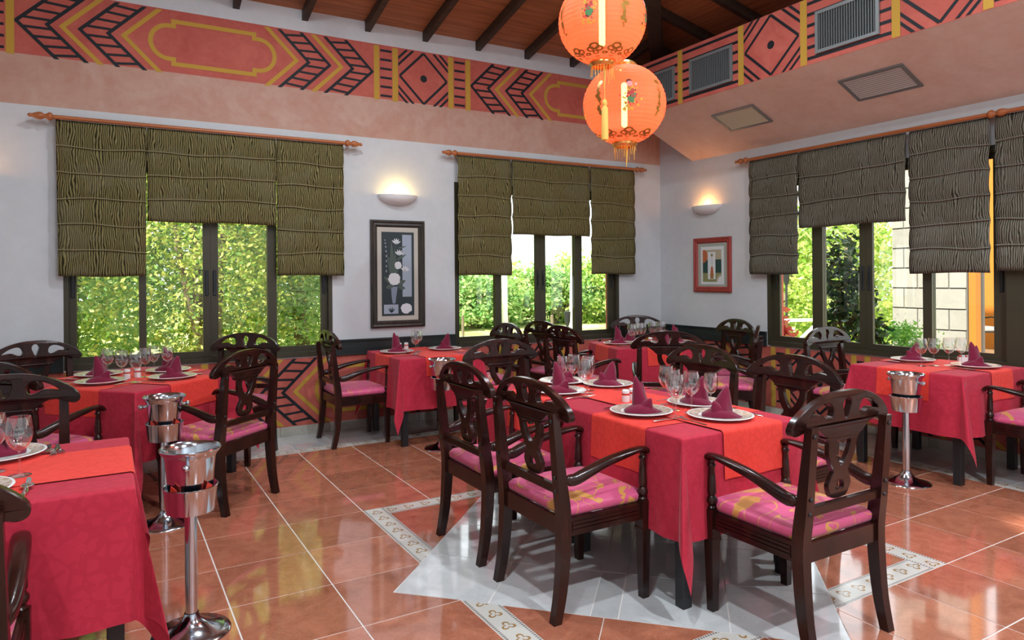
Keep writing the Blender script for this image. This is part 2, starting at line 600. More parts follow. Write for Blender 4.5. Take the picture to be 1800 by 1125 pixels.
LEAF_G = leaf_mat('mid_green_leaves', [(0.10, 0.26, 0.07), (0.24, 0.46, 0.13), (0.40, 0.58, 0.22), (0.58, 0.66, 0.32)])
LEAF_F = leaf_mat('fresh_green_leaves', [(0.18, 0.38, 0.05), (0.34, 0.54, 0.09), (0.52, 0.66, 0.16), (0.70, 0.74, 0.32)])
LEAF_D = leaf_mat('dark_glossy_leaves', [(0.008, 0.035, 0.012), (0.02, 0.07, 0.02), (0.045, 0.11, 0.03)], 0.2, 0.3)
LEAF_R = leaf_mat('red_leaves', [(0.50, 0.05, 0.05), (0.65, 0.12, 0.09), (0.55, 0.25, 0.12)])
LEAF_N = leaf_mat('fern_green_leaves', [(0.08, 0.30, 0.04), (0.18, 0.44, 0.06), (0.30, 0.52, 0.10)])
LEAF_P = leaf_mat('palm_leaves', [(0.16, 0.36, 0.06), (0.34, 0.52, 0.10), (0.5, 0.55, 0.16)])

# ------------------------------------------------------------------ frames of the two walls
XB = 5.8895                                   # inner face of the right wall
CY = 6.2532                                   # y of the room corner
AA = -0.0189                                  # the left wall is turned a little off square
PA = (0.0, 6.3645, 0.0)
UC = 5.8905                                   # corner in left-wall coordinates
MA = Matrix.Translation(PA) @ Matrix.Rotation(AA, 4, 'Z')            # x right, y outwards, z up
MBm = Matrix.Translation((XB, 0, 0)) @ Matrix.Rotation(-PI / 2, 4, 'Z')
FA = dict(M=MA, rz=AA)
FB = dict(M=MBm, rz=-PI / 2)
def fpos(F, x, y, z):
    return F['M'] @ Vector((x, y, z))

# ------------------------------------------------------------------ walls with window openings
TH = 0.10                                      # inner leaf of the wall
TO = 0.26                                      # outer face
Z_CEIL = 3.91
def wall_with_holes(name, F, x0, x1, z1, holes, matin, matout):
    root_bm = NB()
    def fill(bm, y0, y1):
        hs = sorted(holes)
        xs = [x0] + [v for h in hs for v in (h[0], h[1])] + [x1]
        for i in range(0, len(xs), 2):
            box(bm, xs[i], xs[i + 1], y0, y1, -0.3, z1)
        for a, b, zb, zt in hs:
            box(bm, a, b, y0, y1, -0.3, zb)
            box(bm, a, b, y0, y1, zt, z1)
    fill(root_bm, 0, TH)
    o = obj(name, root_bm, matin, None)
    o.matrix_world = F['M']
    tag(o, kind='structure')
    bm = NB(); fill(bm, TH, TO)
    obj('outer_leaf', bm, matout, o)
    return o

W1 = (-0.305, 1.83, 0.715, 2.42)
W2 = (3.10, 5.243, 0.715, 2.42)
W3 = (-4.70, -2.50, 0.715, 2.42)
W4 = (-2.44, -0.45, 0.715, 2.42)
wall_left = wall_with_holes('wall_left', FA, -3.2, UC + 0.26, Z_CEIL, [W1, W2], PL_LEFT, REDEXT)
wall_right = wall_with_holes('wall_right', FB, -CY, 2.6, Z_CEIL, [W3, W4], PL_RIGHT, REDEXT)
# the far left side of the room, outside the picture
bm = NB(); box(bm, -3.3, -3.06, -2.6, 6.5, -0.1, 5.9)
tag(obj('wall_side', bm, PL_WHITE), kind='structure')
bm = NB(); box(bm, -3.3, XB + 0.26, -2.8, -2.601, -0.1, 5.9)
tag(obj('wall_back', bm, PL_WHITE), kind='structure')

# ------------------------------------------------------------------ painted murals
def stroke(polys, p, q, wd, lim):
    dx, dz = q[0] - p[0], q[1] - p[1]
    L = math.hypot(dx, dz)
    nx, nz = -dz / L * wd / 2, dx / L * wd / 2
    pl = [(p[0] + nx, p[1] + nz), (p[0] - nx, p[1] - nz), (q[0] - nx, q[1] - nz), (q[0] + nx, q[1] + nz)]
    pl = clip_poly(pl, lim)
    if pl: polys.append(pl)

class Mural:
    def __init__(self, x0, x1, z0, z1):
        self.x0, self.x1, self.z0, self.z1 = x0, x1, z0, z1
        self.zc, self.h = (z0 + z1) / 2, (z1 - z0) / 2
        self.lim = [(-1, 0, -x0), (1, 0, x1), (0, -1, -z0), (0, 1, z1)]
        self.black, self.gold = [], []
    def post(self, a, b):
        p = clip_poly(rect(a, b, self.z0, self.z1), self.lim)
        if p: self.gold.append(p)
    def rungs(self, a, b, n=6, wd=0.022):
        for i in range(n):
            z = self.z0 + (i + 0.5) * (self.z1 - self.z0) / n
            stroke(self.black, (a, z), (b, z), wd, self.lim)
    def chev(self, tip, dr, lst, wd):
        e = self.h * 1.04
        for s in (-1, 1):
            stroke(lst, (tip - dr * wd * 0.3, self.zc - s * wd * 0.3), (tip + dr * e, self.zc + s * e), wd, self.lim)
    def ladder(self, outer, inner, dr):
        self.chev(outer, dr, self.black, 0.026)
        self.chev(inner, dr, self.black, 0.026)
        for s in (-1, 1):
            for k in (0.14, 0.40, 0.66, 0.90):
                d = self.h * k
                d2 = d * 1.0
                stroke(self.black, (outer + dr * d, self.zc + s * d), (inner + dr * d2 * 0.92, self.zc + s * d2 * 0.92), 0.020, self.lim)
    def cartouche(self, a, b):
        zc, g = self.zc, 0.036
        hh = self.h * 0.68
        rr = self.h * 0.53
        for s in (-1, 1):
            stroke(self.gold, (a + 0.16, zc + s * hh), (b - 0.16, zc + s * hh), g, self.lim)
        for xx, dr in ((a, 1), (b, -1)):
            cx = xx + dr * rr
            for s in (-1, 1):
                stroke(self.gold, (xx + dr * 0.175, zc + s * (hh + g / 2)), (xx + dr * 0.175, zc + s * (rr - g / 2)), g, self.lim)
                stroke(self.gold, (xx + dr * 0.175, zc + s * rr), (cx - dr * 0.02, zc + s * rr), g, self.lim)
            n = 18
            for i in range(n):
                t0, t1 = PI / 2 + PI * i / n - 0.02, PI / 2 + PI * (i + 1) / n + 0.02
                stroke(self.gold, (cx + dr * rr * math.cos(t0), zc + rr * math.sin(t0)), (cx + dr * rr * math.cos(t1), zc + rr * math.sin(t1)), g, self.lim)
    def diamond(self, a, b):
        cx, zc = (a + b) / 2, self.zc
        hx, hz = (b - a) / 2 - 0.015, self.h - 0.01
        V = [(cx, zc + hz), (cx + hx, zc), (cx, zc - hz), (cx - hx, zc)]
        lim = self.lim + [(-1, 0, -a), (1, 0, b)]
        for i in range(4):
            stroke(self.black, V[i], V[(i + 1) % 4], 0.024, lim)
        for k in (0.36, 0.62):
            for sx in (-1, 1):
                for sz in (-1, 1):
                    stroke(self.black, (cx + sx * (hx + 0.03), zc + sz * hz * k), (cx + sx * hx * k, zc + sz * (hz + 0.03)), 0.022, lim)
        p = ellipse(cx, zc, 0.036, 0.036)
        p = clip_poly(p, lim)
        if p: self.black.append(p)
    def run(self, u0, left=True, right=True):
        """one repeat: chevrons, cartouche, chevrons, posts, diamond, posts; u0 = right edge of the post before"""
        if left:
            self.ladder(u0 + 0.01, u0 + 0.21, 1); self.chev(u0 + 0.31, 1, self.gold, 0.034)
            self.ladder(u0 + 0.43, u0 + 0.625, 1); self.chev(u0 + 0.735, 1, self.gold, 0.034)
        self.cartouche(u0 + 0.93, u0 + 1.93)
        if right:
            self.chev(u0 + 2.125, -1, self.gold, 0.034); self.ladder(u0 + 2.43, u0 + 2.235, -1)
            self.chev(u0 + 2.54, -1, self.gold, 0.034); self.ladder(u0 + 2.845, u0 + 2.65, -1)
    def posts(self, u0):
        self.post(u0 + 2.86, u0 + 2.915); self.rungs(u0 + 2.925, u0 + 3.042); self.post(u0 + 3.05, u0 + 3.107)
        self.diamond(u0 + 3.11, u0 + 3.65)
        self.post(u0 + 3.65, u0 + 3.71); self.rungs(u0 + 3.72, u0 + 3.84); self.post(u0 + 3.85, u0 + 3.905)
    def build(self, parent, y):
        for nm, pl, m in (('mural_black_lines', self.black, BLACKP), ('mural_gold_lines', self.gold, GOLDP)):
            bm = NB()
            off = y - (0.0004 if nm == 'mural_gold_lines' else 0)
            for k_, p in enumerate(pl):
                f = bm.faces.new([bm.verts.new((x, off - 4e-6 * k_, z)) for x, z in p])
                f.normal_update()
                if f.normal.y > 0: f.normal_flip()
            me = bm_mesh(nm, bm, m, recalc=False)
            mesh_obj(nm, me, None, parent)

mu = Mural(-3.2, UC - 0.9, 3.172, 3.70)
for k in (-1, 0, 1):
    u0 = -0.61 + 3.905 * k
    mu.run(u0); mu.posts(u0)
mu.build(wall_left, -0.0016)
lo = Mural(-3.2, UC, 0.092, 0.70)
for k in (-1, 0, 1):
    u0 = 0.745 + 3.905 * k
    lo.run(u0); lo.posts(u0)
lo.build(wall_left, -0.0016)
lb = Mural(-CY, 2.0, 0.092, 0.70)
lb.run(-7.516)
lb.post(-4.656, -4.60); lb.rungs(-4.59, -4.49, 5); lb.post(-4.48, -4.43)
lb.diamond(-4.43, -3.785)
lb.post(-3.785, -3.735); lb.rungs(-3.73, -3.665, 5); lb.post(-3.658, -3.605)
lb.run(-3.605); lb.posts(-3.605)
lb.build(wall_right, -0.0016)

# ------------------------------------------------------------------ bulkhead on the right wall
BD = 0.90
bm = NB()
e0, e1 = -CY, 2.599
box(bm, e0, e1, -BD, 0.0, 3.155, 3.70)
bulk = obj('bulkhead', bm, PL_BULK, wall_right)
bm = NB()
s0 = -5.72
pts = [(0, 2.765), (-BD + 0.002, 3.1545), (0, 3.1545)]
va = [bm.verts.new((s0, y, z)) for y, z in pts]
vb = [bm.verts.new((e1, y, z)) for y, z in pts]
for i in range(3):
    j = (i + 1) % 3
    bm.faces.new((va[i], va[j], vb[j], vb[i]))
bm.faces.new(va[::-1]); bm.faces.new(vb)
obj('sloped_soffit', bm, PL_SOFF, wall_right)
mb = Mural(-CY, 2.0, 3.16, 3.698)
for a in (-5.03, -4.274, -3.633, -2.874, -2.274, -1.515):
    mb.post(a, a + 0.062)
for a, b in ((-5.9, -5.035), (-4.965, -4.276), (-3.568, -2.876), (-2.208, -1.517)):
    mb.rungs(a, b, 6, 0.026)
for a, b in ((-4.212, -3.633), (-2.812, -2.274), (-1.45, -0.9)):
    mb.diamond(a, b)
mb.build(wall_right, -BD - 0.0016)

# ------------------------------------------------------------------ ceiling: boards on rafters, hipped at the corner
ceil = empty('ceiling')
tag(ceil, kind='structure')
SL = 0.21
def plane_quad(name, F, hipfn, n0, n1, z0, th, mt, sgn, far):
    """board between distances n0..n1 from the wall; hip end at the corner"""
    bm = NB()
    h0, h1 = hipfn(n0), hipfn(n1)
    P = [(far, -n0), (h0, -n0), (h1, -n1), (far, -n1)]
    lo_ = [bm.verts.new((x, y, z0 + SL * -y)) for x, y in P]
    up_ = [bm.verts.new((x, y, z0 + th + SL * -y)) for x, y in P]
    bm.faces.new(lo_); bm.faces.new(up_)
    for i in range(4):
        bm.faces.new((lo_[i], lo_[(i + 1) % 4], up_[(i + 1) % 4], up_[i]))
    o = obj(name, bm, mt, ceil)
    o.matrix_world = F['M']
    return o
ns = [(-0.9, -0.45), (-0.45, -0.005)] + [(0.115 * i, 0.115 * (i + 1) - 0.004) for i in range(22)] + [(2.53 + 0.5 * i, 3.03 + 0.5 * i - 0.004) for i in range(13)]
for a, b in ns:
    plane_quad('plank', FA, lambda n: UC - n, a, b, Z_CEIL, 0.025, PLANK, 1, -3.3)
    plane_quad('plank', FB, lambda n: -CY + n, a, b, Z_CEIL, 0.025, PLANK, 1, 3.0)
def rafter(F, x, n1, skew=0.0, wd=0.055, dp=0.095):
    bm = NB()
    n0 = -0.75
    P = []
    for n in (n0, n1):
        zt = Z_CEIL + SL * n - 0.001
        P.append([(x - wd / 2, -n, zt - dp), (x + wd / 2, -n, zt - dp), (x + wd / 2, -n, zt), (x - wd / 2, -n, zt)])
    rect_sweep(bm, P)
    o = obj('rafter', bm, RAFTER, ceil)
    o.matrix_world = F['M']
for k in range(-6, 8):
    x = 0.995 + 0.598 * k
    if x < UC - 0.1: rafter(FA, x, min(6.0, UC - x - 0.05))
for k in range(0, 13):
    x = -CY + 0.55 + 0.6 * k
    rafter(FB, x, min(6.0, x + CY - 0.05))
bm = NB()                                        # hip rafter
a, b = Vector((XB + 0.5, CY + 0.5, Z_CEIL - SL * 0.5 - 0.005)), Vector((XB - 6, CY - 6, Z_CEIL + SL * 6 - 0.005))
pv = Vector((0.05, -0.05, 0))
rect_sweep(bm, [[a - pv - Vector((0, 0, 0.17)), a + pv - Vector((0, 0, 0.17)), a + pv, a - pv], [b - pv - Vector((0, 0, 0.17)), b + pv - Vector((0, 0, 0.17)), b + pv, b - pv]])
obj('hip_rafter', bm, RAFTER, ceil)

# added fill lights in invented housings, above the picture, to brighten the floor
def fill_light(x, y, energy):
    n = CY - y
    z = Z_CEIL + SL * min(n, XB - x) - 0.16
    bm = NB(); lathe(bm, [(0.0, 0.10), (0.085, 0.10), (0.10, 0.0), (0.092, 0.0), (0.078, 0.085), (0.0, 0.085)], 24, caps=False)
    o = obj('fill_light', bm, WHITEP, ceil, 40, (x, y, z))
    ld = bpy.data.lights.new('fill_light_lamp', 'AREA')
    ld.shape = 'DISK'; ld.size = 0.16; ld.energy = energy; ld.color = (0.84, 0.93, 1.0)
    lo_ = bpy.data.objects.new('fill_light_lamp', ld)
    COL.objects.link(lo_); lo_.parent = o; lo_.location = (0, 0, 0.005)
for x, y, e in ((4.4, 0.9, 62), (0.6, 1.3, 72), (1.3, 4.2, 38), (3.3, 3.5, 36), (-1.6, -0.6, 65), (2.2, -0.9, 150)):
    fill_light(x, y, e)

# ------------------------------------------------------------------ floor
T = 0.44773
OX, OY = 0.45374, 5.39353
G = 0.0035                                       # half joint
floor = bxo('floor', (-3.3, XB + 0.1, -2.6, 6.55, -0.12, -0.0022), GROUT)
tag(floor, kind='structure')
TILE_Z0 = -0.010
def tile_poly(poly, m, name='tile', uv=None, shrink=G):
    """poly in world x,y -> a tile with its own edges"""
    cx = sum(p[0] for p in poly) / len(poly); cy = sum(p[1] for p in poly) / len(poly)
    # inset every edge
    n = len(poly)
    area = sum(poly[i][0] * poly[(i + 1) % n][1] - poly[(i + 1) % n][0] * poly[i][1] for i in range(n)) / 2
    if abs(area) < 0.0006: return None
    if area < 0: poly = poly[::-1]
    lines = []
    for i in range(n):
        p, q = poly[i], poly[(i + 1) % n]
        dx, dy = q[0] - p[0], q[1] - p[1]
        L = math.hypot(dx, dy)
        lines.append((p[0] - dy / L * shrink, p[1] + dx / L * shrink, dx / L, dy / L))
    ins = []
    for i in range(n):
        x1, y1, a1, b1 = lines[i - 1]; x2, y2, a2, b2 = lines[i]
        den = a1 * b2 - b1 * a2
        if abs(den) < 1e-6:
            ins.append((x2, y2)); continue
        t = ((x2 - x1) * b2 - (y2 - y1) * a2) / den
        ins.append((x1 + a1 * t, y1 + b1 * t))
    bm = NB()
    top = [bm.verts.new((x - cx, y - cy, 0)) for x, y in ins]
    bot = [bm.verts.new((x - cx, y - cy, TILE_Z0)) for x, y in ins]
    bm.faces.new(top)
    for i in range(n):
        bm.faces.new((top[i], bot[i], bot[(i + 1) % n], top[(i + 1) % n]))
    if uv:
        lay = bm.loops.layers.uv.new('UVMap')
        for f in bm.faces:
            for l in f.loops:
                l[lay].uv = uv(l.vert.co.x + cx, l.vert.co.y + cy)
    me = bm_mesh(name, bm, m)
    return mesh_obj(name, me, None, floor, (cx, cy, 0))

YS0, YS1 = 5.67, 5.80                             # border strip along the left wall
XS0, XS1 = 5.19, 5.32                             # border strip along the right wall
DC = (2.468, 2.931)                               # centre of the rose in the floor
HD = 1.349                                        # half diagonal of the light diamond
RX0, RX1 = OX + 2 * T, OX + 7 * T
RY1, RY0 = OY - 3 * T, OY - 8 * T
shared = None
def full_tile(x0, y0):
    global shared
    if shared is None:
        bm = NB(); h_ = T / 2 - G
        box(bm, -h_, h_, -h_, h_, TILE_Z0, 0)
        shared = bm_mesh('tile', bm, TERRA)
    mesh_obj('tile', shared, None, floor, (x0 + T / 2, y0 + T / 2, 0))
for i in range(-5, 11):
    for j in range(-1, 13):
        x0, y1 = OX + i * T, OY - j * T
        x1, y0 = x0 + T, y1 - T
        if y0 > YS0 - 0.03 or x0 > XS0 - 0.03: continue
        if 2 <= i < 7 and 3 <= j < 8: continue
        cx1, cy1 = min(x1, XS0), min(y1, YS0)
        tips = {(1, 5): 0, (7, 5): 1, (4, 2): 2, (4, 8): 3}
        if (i, j) in tips:
            k = tips[(i, j)]
            if k == 0: tip = [(x1, y0), (DC[0] - HD, DC[1]), (x1, y1)]; p = [(x0, y0)] + tip + [(x0, y1)]
            if k == 1: tip = [(x0, y1), (DC[0] + HD, DC[1]), (x0, y0)]; p = [(x1, y1)] + tip + [(x1, y0)]
            if k == 2: p = [(x0, y0), (DC[0], DC[1] + HD), (x1, y0), (x1, y1), (x0, y1)]
            if k == 3: p = [(x0, y0), (x1, y0), (x1, y1), (DC[0], DC[1] - HD), (x0, y1)]
            tile_poly(p, TERRA)
        elif cx1 < x1 - 1e-6 or cy1 < y1 - 1e-6:
            tile_poly([(x0, y0), (cx1, y0), (cx1, cy1), (x0, cy1)], TERRA)
        else:
            full_tile(x0, y0)
# ring of clover border, cut by the diamond
SW = 0.13
def outside(sx, sy):
    s = 1 / math.sqrt(2)
    return (-sx * s, -sy * s, -(sx * s * DC[0] + sy * s * DC[1] + HD * s))
for sx in (-1, 1):
    for sy in (-1, 1):
        xo = RX0 if sx < 0 else RX1
        yo = RY0 if sy < 0 else RY1
        keep = [outside(sx, sy)]
        p = clip_poly(rect(min(xo, xo - sx * SW), max(xo, xo - sx * SW), min(DC[1], yo), max(DC[1], yo)), keep)
        cxm = xo - sx * SW / 2
        if p: tile_poly(p, BORDER, 'border_tile', (lambda x, y, c=cxm: (y, x - c)), 0.0015)
        p = clip_poly(rect(min(DC[0], xo - sx * SW), max(DC[0], xo - sx * SW), min(yo, yo - sy * SW), max(yo, yo - sy * SW)), keep)
        cym = yo - sy * SW / 2
        if p: tile_poly(p, BORDER, 'border_tile', (lambda x, y, c=cym: (x, y - c)), 0.0015)
        # terracotta corner, two triangles
        xi, yi = xo - sx * SW, yo - sy * SW
        sq = rect(min(DC[0], xi), max(DC[0], xi), min(DC[1], yi), max(DC[1], yi))
        tri = clip_poly(sq, keep)
        s = 1 / math.sqrt(2)
        ln = (-sx * s, sy * s, 0)
        cc = ln[0] * xi + ln[1] * yi
        for sg in (1, -1):
            q = clip_poly(tri, [(ln[0] * sg, ln[1] * sg, cc * sg)])
            if q: tile_poly(q, TERRA, 'tile', None, 0.002)
# light diamond: tiles turned by 45 degrees
side = HD * math.sqrt(2)
ws = [T, T, side - 4 * T, T, T]
ed = [-side / 2]
for q in ws: ed.append(ed[-1] + q)
for i in range(5):
    for j in range(5):
        P = []
        for a, b in ((ed[i], ed[j]), (ed[i + 1], ed[j]), (ed[i + 1], ed[j + 1]), (ed[i], ed[j + 1])):
            P.append((DC[0] + (a - b) / math.sqrt(2), DC[1] + (a + b) / math.sqrt(2)))
        tile_poly(P, LIGHTT, 'tile', None, 0.0030)
# borders and light tiles along the walls
x = OX - 6 * T
while x < XS0 - 0.01:
    xe = min(x + T, XS0)
    tile_poly([(x, YS0), (xe, YS0), (xe, YS1), (x, YS1)], BORDER, 'border_tile', (lambda X, Y: (X, Y - (YS0 + YS1) / 2)), 0.0015)
    yw = lambda X: PA[1] + AA * X + 0.01
    tile_poly([(x, YS1), (xe, YS1), (xe, yw(xe)), (x, yw(x))], LIGHTT, 'tile', None, 0.002)
    x += T
y = OY - 13 * T
while y < YS1 - 0.01:
    ye = min(y + T, YS1)
    tile_poly([(XS0, y), (XS1, y), (XS1, ye), (XS0, ye)], BORDER, 'border_tile', (lambda X, Y: (Y, X - (XS0 + XS1) / 2)), 0.0015)
    tile_poly([(XS1, y), (XB + 0.01, y), (XB + 0.01, ye), (XS1, ye)], LIGHTT, 'tile', None, 0.002)
    y += T
tile_poly([(XS0, YS1), (XB, YS1), (XB, CY), (XS0, CY + 0.01)], LIGHTT, 'tile', None, 0.002)

# ------------------------------------------------------------------ skirting tiles and dado rails
def skirting(name, F, x0, x1):
    r = empty(name)
    r.matrix_world = F['M']
    tag(r, kind='structure')
    me = bxm('skirting_tile', (-T / 2 + 0.002, T / 2 - 0.002, -0.012, -0.001, 0.001, 0.084), SKIRT)
    x = x0
    while x + T <= x1 + 1e-6:
        mesh_obj('skirting_tile', me, None, r, (x + T / 2, 0, 0))
        x += T
    if x1 - x > 0.02:
        bxo('skirting_tile', (x + 0.002, x1, -0.012, -0.001, 0.001, 0.084), SKIRT, r)
skirting('baseboard_left', FA, 0.449 - 8 * T, UC - 0.013)
skirting('baseboard_right', FB, -CY + 0.014, 1.9)
def dado(name, F, x0, x1):
    bm = NB()
    box(bm, x0, x1, -0.022, -0.0005, 0.705, 0.838)
    box(bm, x0, x1, -0.036, -0.0005, 0.8385, 0.852)
    o = obj(name, bm, DADO)
    o.matrix_world = F['M']
    tag(o, kind='structure')
dado('trim_1', FA, -3.2, W1[0] - 0.002)
dado('trim_2', FA, W1[1] + 0.002, W2[0] - 0.002)
dado('trim_3', FA, W2[1] + 0.002, UC - 0.04)
dado('trim_4', FB, -CY + 0.04, W3[0] - 0.002)

# ------------------------------------------------------------------ sliding windows
def window(name, F, W, stiles):
    """stiles: list of (x0,x1) of the uprights seen; panes lie between"""
    x0, x1, z0, z1 = W
    r = empty(name)
    r.matrix_world = F['M']
    tag(r, kind='structure')
    bm = NB()
    f = 0.035
    ya, yb = 0.005, 0.085
    box(bm, x0, x0 + f, ya, yb, z0, z1); box(bm, x1 - f, x1, ya, yb, z0, z1)
    box(bm, x0 + f, x1 - f, ya - 0.02, yb, z0, z0 + 0.045); box(bm, x0 + f, x1 - f, ya, yb, z1 - 0.045, z1)
    box(bm, x0 + f, x1 - f, ya + 0.036, ya + 0.042, z0 + 0.045, z0 + 0.06)
    obj('frame', bm, ALU, r)
    n = len(stiles) - 1
    for i in range(n):
        a0, a1 = stiles[i]; b0, b1 = stiles[i + 1]
        track = 0 if i in (1, 2) else 1
        y0 = 0.014 if track == 0 else 0.048
        bm = NB()
        zl, zt = z0 + 0.047, z1 - 0.047
        aa = a0 if (i != 2) else (a0 + a1) / 2 + 0.001
        bb = b1 if (i != 1) else (b0 + b1) / 2 - 0.001
        if i == 0: aa = x0 + f + 0.001
        if i == n - 1: bb = x1 - f - 0.001
        box(bm, aa, a1, y0, y0 + 0.028, zl, zt); box(bm, b0, bb, y0, y0 + 0.028, zl, zt)
        box(bm, a1, b0, y0, y0 + 0.028, zl, zl + 0.05); box(bm, a1, b0, y0, y0 + 0.028, zt - 0.05, zt)
        s = obj('sash', bm, ALU, r)
        bxo('pane', (a1, b0, y0 + 0.012, y0 + 0.016, zl + 0.05, zt - 0.05), PANE, s)
        if track == 0:
            hx = (aa + a1) / 2 if i == 2 else (bb + b0) / 2
            bxo('latch', (hx - 0.014, hx + 0.014, y0 - 0.010, y0 - 0.0005, 1.29, 1.51), ALU2, s, 0.004)
            bxo('latch_slot', (hx - 0.005, hx + 0.005, y0 - 0.018, y0 - 0.0105, 1.34, 1.46), ALU2, s)
        else:
            hx = (aa + a1) / 2 if i == 0 else (bb + b0) / 2
            bxo('latch', (hx - 0.014, hx + 0.014, y0 - 0.010, y0 - 0.0005, 1.29, 1.47), ALU2, s, 0.004)
    return r
window('window_1', FA, W1, [(-0.27, -0.218), (0.222, 0.276), (0.711, 0.834), (1.248, 1.327), (1.733, 1.795)])
window('window_2', FA, W2, [(3.135, 3.172), (3.587, 3.656), (4.086, 4.22), (4.62, 4.715), (5.115, 5.208)])
window('window_3', FB, W3, [(-4.665, -4.58), (-4.187, -4.078), (-3.71, -3.588), (-3.158, -3.086), (-2.647, -2.535)])
w4 = window('window_4', FB, W4, [(-2.405, -2.30), (-1.95, -1.85), (-1.50, -1.38), (-1.03, -0.95), (-0.55, -0.485)])

bxo('mullion_cover', (-2.535, -2.405, -0.016, 0.004, 0.715, 2.42), ALU, w4)

# ------------------------------------------------------------------ curtain rods and roman blinds
def finial(bm, x, d):
    prof = [(0.014, 0), (0.03, 0.012), (0.033, 0.03), (0.02, 0.045), (0.016, 0.06), (0.028, 0.075), (0.03, 0.095), (0.02, 0.125), (0.013, 0.14), (0.017, 0.155), (0.002, 0.17)]
    n = 12
    rings = []
    for r, s in prof:
        rings.append([bm.verts.new((x + d * s, r * math.cos(2 * PI * k / n), r * math.sin(2 * PI * k / n))) for k in range(n)])
    for a, b in zip(rings, rings[1:]):
        for k in range(n):
            bm.faces.new((a[k], a[(k + 1) % n], b[(k + 1) % n], b[k]))
    bm.faces.new(rings[0][::-1]); bm.faces.new(rings[-1])
def rod(F, x0, x1, z, label, left=True, right=True):
    xm = (x0 + x1) / 2
    r = empty('curtain_rod', fpos(F, xm, -0.085, z), F['rz'])
    tag(r, label, 'curtain rod', 'wooden curtain rods above the windows')
    h_ = (x1 - x0) / 2
    bm = NB(); tube(bm, [(-h_, 0, 0), (h_, 0, 0)], 0.0165, 12)
    obj('pole', bm, RODW, r, 60)
    for sg, on in ((-1, left), (1, right)):
        if on:
            bm = NB(); finial(bm, sg * h_, sg)
            obj('finial', bm, RODW, r, 50)
        bm = NB()
        box(bm, sg * (h_ - 0.02) - 0.012, sg * (h_ - 0.02) + 0.012, 0.018, 0.083, -0.014, 0.014)
        obj('bracket', bm, RODW, r)
rod(FA, -0.355, 1.935, 2.700, 'reddish wooden curtain rod above the wide left window')
rod(FA, 3.095, 5.435, 2.700, 'reddish wooden curtain rod above the window right of the flower picture')
rod(FB, -4.86, -2.62, 2.640, 'reddish wooden curtain rod above the right wall window')
rod(FB, -2.59, -0.4, 2.640, 'reddish wooden curtain rod cut off at the right picture edge', False, False)

def blind(F, x0, x1, zt, zb, label, mt, seed, slant=0.0, flare=0.0):
    TUCK = TUCK_A if mt is BLIND_A else TUCK_B
    rnd = random.Random(seed)
    xm, wdt = (x0 + x1) / 2, x1 - x0
    r = empty('roman_blind', fpos(F, xm, -0.062, zb), F['rz'])
    H = zt - zb
    tag(r, label, 'blind', 'striped roman blinds at the windows')
    nt_ = max(3, round(H / 0.212))
    st = H / nt_
    nx = max(8, int(wdt / 0.05))
    nzp = 6
    ph = [rnd.uniform(0, 6) for _ in range(6)]
    bm = NB()
    lay = bm.loops.layers.uv.new('UVMap')
    rows = []
    def tuckz(k, x):
        return zt - zb - k * st + 0.008 * math.sin(4.5 * x / max(wdt, .4) + ph[k % 6]) + 0.004 * math.sin(13 * x + ph[(k + 1) % 6])
    def pos(k, q, x):
        """k = tuck index from the top, q in 0..1 down to the next"""
        za, zb_ = tuckz(k, x), tuckz(k + 1, x)
        if k == 0: za = H
        if k == nt_ - 1: zb_ = 0.004 * math.sin(9 * x + ph[2]) + slant * x
        z = za + (zb_ - za) * q
        bulge = 0.014 * math.sin(PI * q) ** 0.7 + 0.010 * q
        wav = 0.004 * math.sin(21 * x + ph[k % 6]) * math.sin(PI * q)
        xx = x + flare * (1 - z / H) * (-1 if x < 0 else 1) * abs(x) / (wdt / 2)
        return (xx, -bulge - wav, z)
    for k in range(nt_):
        for qi in range(nzp + (1 if k == nt_ - 1 else 0)):
            rows.append([(pos(k, qi / nzp, -wdt / 2 + wdt * i / nx), k) for i in range(nx + 1)])
    vs = [[bm.verts.new(p) for p, _ in row] for row in rows]
    for a in range(len(vs) - 1):
        for i in range(nx):
            f = bm.faces.new((vs[a][i], vs[a + 1][i], vs[a + 1][i + 1], vs[a][i + 1]))
            for l in f.loops:
                l[lay].uv = (l.vert.co.x + seed * 1.37, l.vert.co.z + 0.02 * rows[a][0][1] + seed)
    me = bm_mesh('fabric', bm, mt, 50, recalc=False)
    fab = mesh_obj('fabric', me, None, r)
    sm = fab.modifiers.new('solid', 'SOLIDIFY'); sm.thickness = 0.003; sm.offset = 1
    for k in range(1, nt_):
        bm = NB()
        pts = []
        for i in range(nx + 1):
            x = -wdt / 2 + wdt * i / nx
            p = pos(k - 1, 1.0, x)
            pts.append((p[0], p[1] - 0.004, tuckz(k, x)))
        tube(bm, pts, 0.006, 6, 0.0055)
        obj('tuck', bm, TUCK, r, 60)
    bxo('hem_bar', (-wdt / 2 + 0.01, wdt / 2 - 0.01, -0.010, 0.002, 0.006, 0.022), TUCK, r)
    bxo('top_batten', (-wdt / 2 + 0.005, wdt / 2 - 0.005, 0.002, 0.012, H - 0.04, H), TUCK, r)

